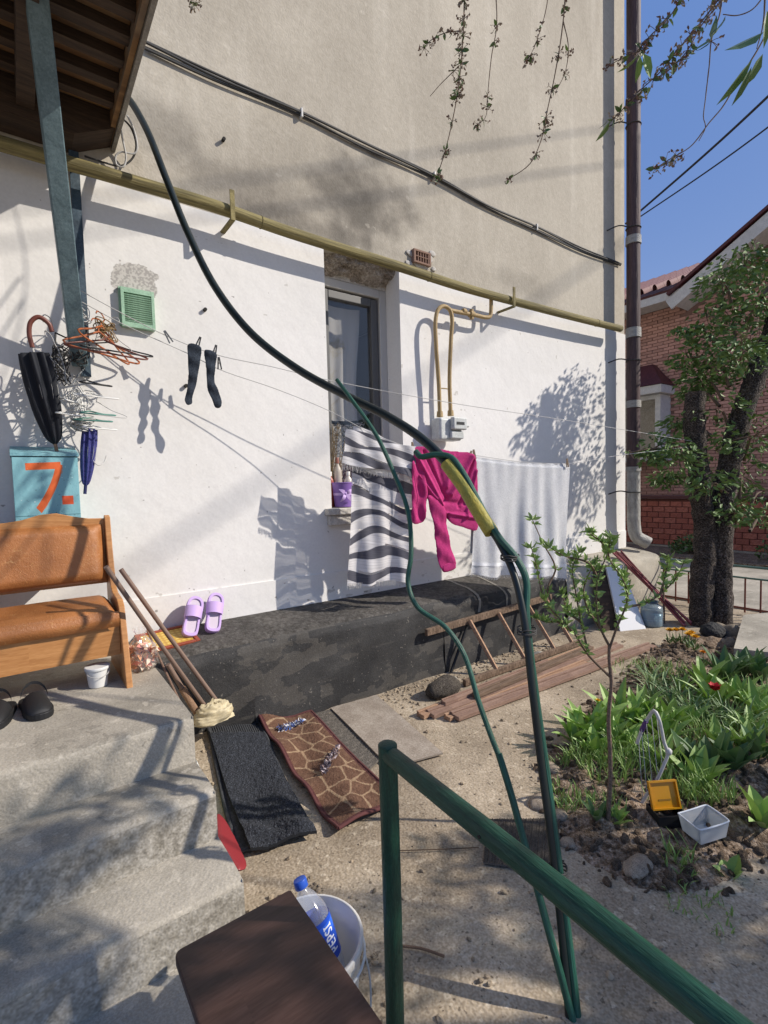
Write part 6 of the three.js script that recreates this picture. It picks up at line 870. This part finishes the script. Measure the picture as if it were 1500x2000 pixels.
  // flowers
  const flower = (name, l, px, py, h, col, petals, pr, group, ruff = true) => { const q = onY(px, py, h * 0.98); q.y = soilAt(q.x, q.z); const g = thing(name, l, 'flower', q, group), m = std({ color: col, roughness: 0.7 }), L2 = new Leaves(); mesh('stem', capped([V(0, -0.01, 0), V(0.006, h * 0.5, 0), V(0, h, 0)], 0.0025, 8, 5), std({ color: 0x5b7a35 }), g); for (let r = 0; r < (ruff ? 3 : 1); r++) for (let i = 0; i < petals; i++) { const a = (i + r * 0.5) / petals * 6.283; L2.leaf(V(0, h, 0), V(Math.cos(a), ruff ? 0.15 + r * 0.6 : 2.4, Math.sin(a)), V(-Math.sin(a), 0, Math.cos(a)), pr * (1 - 0.2 * r), pr * (ruff ? 0.5 : 0.95), [1, 1, 1], ruff ? 0.1 : -0.15); } const pg = L2.build(); mesh('petals', pg, m, g); const L3 = new Leaves(); for (let i = 0; i < 6; i++) { const a = i * 1.05; L3.leaf(V(0, 0.01 + h * 0.1 * (i % 3), 0), V(Math.cos(a), 0.7, Math.sin(a)), V(-Math.sin(a), 0, Math.cos(a)), h * 0.6, 0.02, green(R), 0.15); } mesh('leaves', L3.build(), leafM, g); return g; };
  for (const [x, y] of [[1308, 1236], [1320, 1238], [1333, 1238], [1345, 1250], [1358, 1256], [1350, 1247]]) flower('yellow_flower', 'yellow frilled flower in the row before the black sack', x, y, 0.13, 0xd9a514, 12, 0.045, 'yellow flowers by the sack');
  flower('orange_flower', 'single orange flower above the tulip leaves', 1373, 1284, 0.14, 0xc98412, 11, 0.032); flower('dandelion', 'yellow dandelion head among the broad leaves by the sapling', 1168, 1379, 0.17, 0xe0b414, 14, 0.02);
  flower('red_tulip', 'red open tulip standing above the grass', 1396, 1362, 0.17, 0xb3121c, 6, 0.06, undefined, false);
}
// ------------------------------------------------------------------ toys and boxes in the bed
{
  const b = onY(1252, 1565, 0.04), D = depthOf(b); const g = thing('bent_frame', 'bent white tube frame with purple grips and taut cords in the bed', 'frame', b), loc = p => p.clone().sub(b), P = (x, y, d = 0) => loc(at(x, y, D + d)); const wt = std({ color: 0xc4c2bc, roughness: 0.5 }), pu = std({ color: 0x5d3f78, roughness: 0.6 });
  mesh('tube', capped([P(1250, 1575), P(1265, 1550), P(1282, 1525), P(1296, 1495), P(1304, 1472), P(1297, 1450), P(1292, 1425), P(1286, 1402), P(1278, 1388, 0.02), P(1266, 1402, 0.05), P(1254, 1425, 0.08), P(1244, 1452, 0.1)], 0.0085, 60, 8), wt, g);
  for (const [a, c] of [[[1268, 1546], [1282, 1524]], [[1262, 1408], [1253, 1427]]]) mesh('grip', capped([P(...a, a[1] < 1450 ? 0.055 : 0), P(...c, a[1] < 1450 ? 0.08 : 0)], 0.0115, 6, 8), pu, g); mesh('joint', lump(0.016, 3, 1, 1.2, 1, 0.2, 1).translate(...P(1306, 1468).toArray()), wt, g);
  for (const [a, c] of [[[1247, 1440], [1255, 1560]], [[1253, 1425], [1263, 1545]], [[1262, 1410], [1274, 1530]], [[1272, 1400], [1284, 1510]], [[1282, 1396], [1293, 1490]]]) mesh('cord', capped([P(...a, 0.05), P(...c)], 0.0016, 2, 5), M.wire, g);
  // yellow lidded tray
  const y = onY(1303, 1598, 0.04); y.y = soilAt(y.x, y.z) + 0.002; const t = thing('plastic_tray', 'black food tray with its yellow lid standing open in the bed', 'tray', y); t.rotation.y = -0.55; const ym = new THREE.MeshPhysicalMaterial({ color: 0xd99a0c, roughness: 0.35, transmission: 0.25, thickness: 0, side: THREE.DoubleSide });
  mesh('tray', merge([box(-0.07, 0.07, 0, 0.004, -0.05, 0.05), box(-0.07, -0.066, 0.005, 0.05, -0.05, 0.05), box(0.066, 0.07, 0.005, 0.05, -0.05, 0.05), box(-0.066, 0.066, 0.005, 0.05, -0.05, -0.046), box(-0.066, 0.066, 0.005, 0.05, 0.046, 0.05)]), M.black, t);
  const lid = box(-0.068, 0.068, -0.005, 0.115, -0.003, 0.003, 0.002), rim = merge([box(-0.068, 0.068, 0.108, 0.115, 0.003, 0.014), box(-0.068, -0.061, -0.005, 0.107, 0.003, 0.014), box(0.061, 0.068, -0.005, 0.107, 0.003, 0.014), box(-0.06, 0.06, -0.005, 0.002, 0.003, 0.014)]); const lg = merge([lid, rim]); lg.rotateX(-0.35); lg.translate(0, 0.05, -0.01); const lm = mesh('lid', lg, ym, t); const pr = box(-0.03, 0.03, 0.03, 0.037, 0.0035, 0.0045); pr.rotateX(-0.35); pr.translate(0, 0.05, -0.01); mesh('print', pr, std({ color: 0x8a6410 }), lm);
  // clear box
  const c = onY(1375, 1628, 0.05); c.y = soilAt(c.x, c.z) + 0.022; const k = thing('clear_box', 'clear plastic food box with open top lying in the bed', 'box', c); k.rotation.y = 0.62 - 1.0; k.rotation.z = 0.06; const cm = new THREE.MeshPhysicalMaterial({ color: 0xdfe3e6, transmission: 0.6, thickness: 0, roughness: 0.3, side: THREE.DoubleSide });
  const A = 0.078, B = 0.056, H = 0.075, w = (u, v, s) => 0; const wall = (x0, z0, x1, z1) => { const f = 0.85; return slab4(V(x0 * f, 0, z0 * f), V(x1 * f, 0, z1 * f), V(x1, H, z1), V(x0, H, z0), 0.0015); };
  mesh('walls', merge([wall(-A, -B, A, -B), wall(A, -B, A, B), wall(A, B, -A, B), wall(-A, B, -A, -B), box(-A * 0.85, A * 0.85, 0, 0.002, -B * 0.85, B * 0.85)]), cm, k); mesh('rim', tube([V(-A, H, -B), V(0, H, -B), V(A - 0.004, H, -B), V(A, H, -B + 0.004), V(A, H, B - 0.004), V(A - 0.004, H, B), V(-A + 0.004, H, B), V(-A, H, B - 0.004), V(-A, H, -B)], 0.0035, 80, 6), std({ color: 0xd5d9dc, roughness: 0.3 }), k);
  for (const [px, py, r, sx, l] of [[1245, 1690, 0.045, 1.9, 'flat pale stone in the soil below the clear box'], [1110, 1450, 0.05, 1.6, 'flat beige stone at the bed edge by the broad leaves'], [1075, 1500, 0.06, 0.7, 'upright flat stone edging the bed'], [1060, 1560, 0.06, 1.3, 'stone edging the bed beside the standpipe'], [1110, 1640, 0.035, 1, 'small stone edging the bed near the brown mat'], [1095, 1590, 0.04, 1, 'grey stone edging the bed between its neighbours']]) { const p = onY(px, py, 0.02); single('edging_stone', l, 'stone', lump(r, px, sx, 0.5, 1, 0.4, 2).translate(p.x, soilAt(p.x, p.z) + r * 0.15, p.z), std({ map: rep(mottle('#a2937f', '#7f7263', 6, 0.2, 87, 256), 3), roughness: 1 }), 'stones along the bed'); }
  single('dry_twig', 'dry twig lying on the sandy ground beside the handrail post', 'twig', capped([onY(780, 1847, 0.012), onY(825, 1853, 0.012), onY(868, 1868, 0.01)], 0.0045, 8, 6), M.tanWood);
  single('dry_twig', 'thin straw lying on the ground beyond the handrail post', 'twig', capped([onY(778, 1661, 0.012), onY(850, 1659, 0.012), onY(935, 1655, 0.012)], 0.0025, 8, 5), M.oldWood);
}
// ------------------------------------------------------------------ overhead cables
{
  const cab = (l, a, b, r, sag = 0.1) => single('overhead_cable', l, 'cable', tube([a, a.clone().lerp(b, 0.5).add(V(0, -sag, 0)), b], r, 40, 6), M.cable, 'overhead cables');
  const far = V(16, 6.9, -8); const c1 = at(1222, 437, 15), c2 = at(1590, 95, 10), c3 = at(1230, 437, 15), c4 = at(1600, 165, 10);
  cab('thicker dark cable slanting across the open sky to the corner', c1, c2.clone().add(c2.clone().sub(c1).multiplyScalar(0.3)), 0.03, 0.12); cab('thinner dark cable slanting across the open sky below the thicker one', c3, c4.clone().add(c4.clone().sub(c3).multiplyScalar(0.3)), 0.02, 0.12);
  const lift = (p, t) => p.clone().add(V(1.2, 1.1, 1).multiplyScalar(t)); const d1 = lift(onZ(200, 1150, 0), 12), d2 = lift(onZ(1180, 500, 0), 12), e = d2.clone().sub(d1);
  cab('thick cable crossing high in front of the house', d1.clone().addScaledVector(e, -0.6), d2.clone().addScaledVector(e, 0.8), 0.024, 0);
  const f1 = lift(onZ(780, 305, 0), 6), f2 = lift(onZ(1180, 250, 0), 6), f = f2.clone().sub(f1); cab('upper cable of the pair passing high before the plaster wall', f1.clone().addScaledVector(f, -1), f2.clone().addScaledVector(f, 1), 0.012, 0);
  const g1 = lift(onZ(800, 372, 0), 6), g2 = lift(onZ(1180, 322, 0), 6), g = g2.clone().sub(g1); cab('lower cable of the pair passing high before the plaster wall', g1.clone().addScaledVector(g, -1), g2.clone().addScaledVector(g, 1), 0.012, 0);
}
// ------------------------------------------------------------------ cherry tree beside the viewer: trunk, limbs, hanging twigs
{
  const base = V(5.1, 0, 5.9), g = thing('cherry_tree', 'cherry tree with faded blossom twigs hanging into view', 'tree', base), loc = p => p.clone().sub(base), R = rng(2024);
  const limbs = [], twigs = [], L = new Leaves(), bl = new Leaves();
  const fork = V(4.9, 1.7, 5.7); mesh('trunk', taper([loc(V(5.1, -0.05, 5.9)), loc(V(5.05, 0.8, 5.85)), loc(fork)], 0.13, 0.1, 14, 12, 0.1, 1), M.bark, g);
  const cherryLeaf = () => green(R, [0.06, 0.12, 0.03], [0.13, 0.22, 0.05]);
  const ends = [];
  const grow = (p, d, len, r, lev) => { const q = p.clone().addScaledVector(d, len), m = p.clone().lerp(q, 0.5).add(V((R() - 0.5) * 0.15, (R() - 0.3) * 0.12, (R() - 0.5) * 0.15)); limbs.push(taper([loc(p), loc(m), loc(q)], r, r * 0.62, 8, 7, 0.1, lev)); if (lev === 0) { ends.push(q); return; } const n = 2 + (R() < 0.6 ? 1 : 0); for (let i = 0; i < n; i++) { const e = d.clone().multiplyScalar(0.9).addScaledVector(rdir(R), 0.75); e.y = e.y * 0.6 + 0.05; e.normalize(); grow(q, e, len * (0.62 + 0.25 * R()), r * 0.6, lev - 1); } };
  const boughs = [[V(4.9, 1.7, 5.7), V(4.3, 2.9, 5.3), V(3.6, 3.6, 4.9), V(3.0, 4.1, 4.6)], [V(4.9, 1.7, 5.7), V(4.9, 2.9, 5.6), V(4.8, 3.6, 5.5), V(4.5, 4.3, 5.9)], [V(4.9, 1.7, 5.7), V(5.5, 2.8, 6.0), V(6.0, 3.4, 6.3), V(6.6, 3.9, 6.4)]];
  boughs.forEach((b, i) => limbs.push(taper(b.map(loc), 0.055, 0.012, 24, 8, 0.12, i)));
  const spread = (n, a0, a1, b0, b1, y0, y1, bough, leaves) => { const c = curve(boughs[bough]); for (let i = 0; i < n; i++) { const y = lerp(y0, y1, R()), p = V(lerp(a0, a1, R()) + 1.09 * y, y, lerp(b0, b1, R()) + 0.909 * y), f = c.getPoint(0.45 + 0.5 * R()); limbs.push(taper([loc(f), loc(f.clone().lerp(p, 0.5).add(rdir(R).multiplyScalar(0.12))), loc(p)], 0.013, 0.004, 8, 5)); for (let k = 0; k < leaves; k++) L.leaf(loc(p).add(rdir(R).multiplyScalar(0.22 * Math.cbrt(R()))), rdir(R).add(V(0, -0.6, 0)), rdir(R), 0.065 + 0.05 * R(), 0.04, cherryLeaf(), 0.12); for (let k = 0; k < 4; k++) twigs.push(taper([loc(p), loc(p).addScaledVector(rdir(R), 0.16), loc(p).addScaledVector(rdir(R), 0.3)], 0.004, 0.002, 3, 4)); } };
  spread(9, -1.3, -0.3, 1.0, 2.1, 2.6, 3.8, 0, 75); spread(8, -1.5, -0.5, 0.9, 2.2, 4.4, 6.0, 0, 85); spread(16, 0.35, 2.2, 2.1, 3.7, 2.1, 3.2, 1, 110); spread(3, 0.3, 2.0, 2.0, 3.5, 4.2, 5.4, 1, 110); spread(20, 1.7, 3.7, 2.5, 4.0, 2.1, 3.4, 2, 120);
  // twigs that hang into the picture
  const tuft = (p, s, n, leafy = 2) => { for (let i = 0; i < n; i++) { const d = rdir(R); d.y -= 0.3; const q = p.clone().addScaledVector(d.normalize(), 0.028 * s * (0.6 + 0.6 * R())); twigs.push(taper([p, p.clone().lerp(q, 0.5).add(V(0, 0.002, 0)), q], 0.0011 * s, 0.001 * s, 2, 3)); const cc = R() < 0.5 ? [0.2, 0.12, 0.09] : [0.3, 0.24, 0.18]; for (let k = 0; k < 2; k++) bl.leaf(q, rdir(R), rdir(R), 0.012 * s, 0.009 * s, cc, 0.2); } for (let i = 0; i < leafy; i++) L.leaf(p, rdir(R).add(V(0, -0.4, 0)), rdir(R), 0.034 * s, 0.016 * s, cherryLeaf(), 0.12); };
  const hang = (px, d, r, tufts, leafy) => { const pts = px.map(([x, y]) => loc(at(x, y, d))); twigs.push(taper(pts, r, r * 0.5, px.length * 5, 5, 0.2, d)); const c = curve(pts); for (const [t, n, s] of tufts) tuft(c.getPoint(t), s, n, leafy); return c; };
  const dense = (n, s) => Array.from({ length: n }, (_, i) => [clamp((i + 0.6 * R()) / n), 7, s]);
  hang([[908, -60], [905, 60], [898, 150], [885, 230], [868, 300], [852, 350]], 2.5, 0.0042, [...[.1, .16, .22, .28, .34, .4, .46, .5].map(t => [t, 11, 1.15]), [.62, 4, 1], [.78, 8, 1], [.8, 5, 1], [.96, 9, 1], [.99, 8, 1]], 3);
  hang([[900, 60], [868, 65], [840, 80], [826, 98]], 2.5, 0.003, dense(6, 1), 1); hang([[895, 130], [880, 145], [860, 165], [840, 188]], 2.5, 0.0026, [[.2, 6, 1]], 1);
  hang([[966, -50], [970, 50], [960, 110], [952, 190], [948, 230], [930, 245]], 2.6, 0.0034, [[.2, 9, 1], [.3, 7, 1], [.6, 6, 1], [.68, 8, 1], [.86, 6, 1], [.97, 8, 1]], 2);
  hang([[1072, -60], [1068, 10], [1055, 60], [1040, 100], [1028, 120]], 2.6, 0.0032, [[.45, 5, 1], [.6, 8, 1], [.85, 10, 1.1], [.98, 12, 1.1]], 2);
  hang([[1108, -60], [1100, 40], [1092, 100], [1080, 165], [1068, 220], [1058, 270], [1035, 320], [990, 352]], 2.5, 0.004, [[.1, 8, 1], [.3, 9, 1], [.45, 12, 1.1], [.6, 12, 1.2], [.68, 10, 1.1], [.8, 9, 1.1], [.99, 6, 0.9]], 2); hang([[1100, 40], [1110, 90], [1104, 140], [1085, 180]], 2.5, 0.003, [[.4, 7, 1], [.7, 6, 1]], 1);
  hang([[388, -70], [384, 0], [378, 10]], 2.6, 0.003, [[.8, 9, 1], [.98, 10, 1]], 2);
  hang([[1430, -40], [1380, 30], [1330, 90], [1290, 140], [1246, 180]], 2.0, 0.004, dense(11, 1.1), 2); hang([[1350, -40], [1310, 30], [1270, 70], [1245, 100]], 2.1, 0.0034, dense(9, 1.1), 2); hang([[1420, -10], [1370, 50], [1345, 95], [1325, 120], [1290, 150]], 1.9, 0.0032, dense(8, 1), 2); hang([[1262, 95], [1230, 108], [1200, 122], [1185, 132]], 2.1, 0.003, dense(4, 1), 1); hang([[1246, 185], [1225, 205], [1205, 225], [1195, 235]], 2.1, 0.003, dense(4, 1), 2);
  hang([[1500, -20], [1470, 18], [1440, 30], [1412, 28]], 1.7, 0.0028, [], 0); hang([[1412, -20], [1405, 30], [1390, 75], [1385, 130], [1378, 190], [1374, 230], [1378, 248], [1365, 275]], 1.7, 0.0028, [[.3, 5, 1]], 0); hang([[1500, 60], [1475, 105], [1440, 160], [1412, 208], [1385, 240], [1350, 285], [1310, 310], [1278, 330]], 1.7, 0.003, [[.82, 9, 0.9], [.9, 8, 0.9], [.99, 9, 0.9]], 2); hang([[1335, 300], [1300, 320], [1283, 330]], 1.7, 0.002, [[.3, 5, .8]], 1); hang([[1495, -20], [1490, 50], [1478, 95]], 1.5, 0.003, [], 0);
  const big = (a, b, d, w, col) => { const A = loc(at(a[0], a[1], d)), B = loc(at(b[0], b[1], d + 0.03)); const dir = B.clone().sub(A); L.leaf(A, dir, camR.clone().multiplyScalar(0.7).addScaledVector(camU, 0.7), dir.length(), w, col || cherryLeaf(), 0.08); };
  big([1492, 62], [1414, 112], 1.4, 0.045); big([1490, 105], [1462, 168], 1.4, 0.036); big([1470, 115], [1412, 205], 1.45, 0.03); big([1468, 130], [1438, 205], 1.45, 0.026); big([1498, 20], [1500, 90], 1.4, 0.03); big([1392, 72], [1345, 110], 1.65, 0.026); big([1392, 65], [1424, 38], 1.65, 0.022); big([1388, 75], [1400, 40], 1.65, 0.02); big([1390, 80], [1360, 105], 1.65, 0.018);
  const bright = [0.2, 0.32, 0.06]; big([1252, 102], [1210, 148], 1.9, 0.045, bright); big([1256, 104], [1276, 150], 1.9, 0.042, bright); big([1250, 108], [1246, 160], 1.9, 0.032, bright); big([1192, 236], [1168, 278], 2.0, 0.03); big([1188, 234], [1170, 255], 2.0, 0.022); big([1314, 126], [1316, 148], 1.8, 0.02); big([1266, 170], [1268, 186], 1.9, 0.018, bright);
  // the bough that carries the hanging twigs, overhead
  limbs.push(taper([loc(fork), loc(V(4.2, 3.0, 4.6)), loc(at(1700, -320, 2.2)), loc(at(1420, -230, 2.2)), loc(at(1100, -200, 2.5)), loc(at(900, -190, 2.6)), loc(at(600, -200, 2.6)), loc(at(380, -160, 2.6))], 0.012, 0.0015, 50, 6, 0.1, 5));
  for (const [x, y, d, a] of [[908, -60, 2.5, 910], [966, -50, 2.6, 970], [1072, -60, 2.6, 1075], [1108, -60, 2.5, 1110], [388, -70, 2.6, 400], [1430, -40, 2.0, 1440], [1350, -40, 2.1, 1370], [1420, -10, 1.9, 1450], [1500, -20, 1.7, 1500], [1412, -20, 1.7, 1440], [1500, 60, 1.7, 1560], [1495, -20, 1.5, 1520]]) limbs.push(taper([loc(at(x, y, d)), loc(at((x + a) / 2, (y - 210) / 2, (d + 2.4) / 2)), loc(at(a, -205, a < 1000 ? 2.58 : 2.35))], 0.004, 0.006, 5, 5));
  mesh('limbs', merge(limbs), M.bark, g); mesh('twigs', merge(twigs), M.twig, g); mesh('foliage', L.build(), leafM, g); mesh('faded_blossom', bl.build(), std({ vertexColors: true, roughness: 0.9 }), g);
}

// ------------------------------------------------------------------ render
const renderer = new THREE.WebGLRenderer({ antialias: true });
renderer.toneMapping = THREE.LinearToneMapping; renderer.toneMappingExposure = EXPOSURE;
renderer.shadowMap.enabled = true; renderer.shadowMap.type = THREE.PCFSoftShadowMap;
renderer.setSize(768, 1024);
renderer.render(scene, camera);
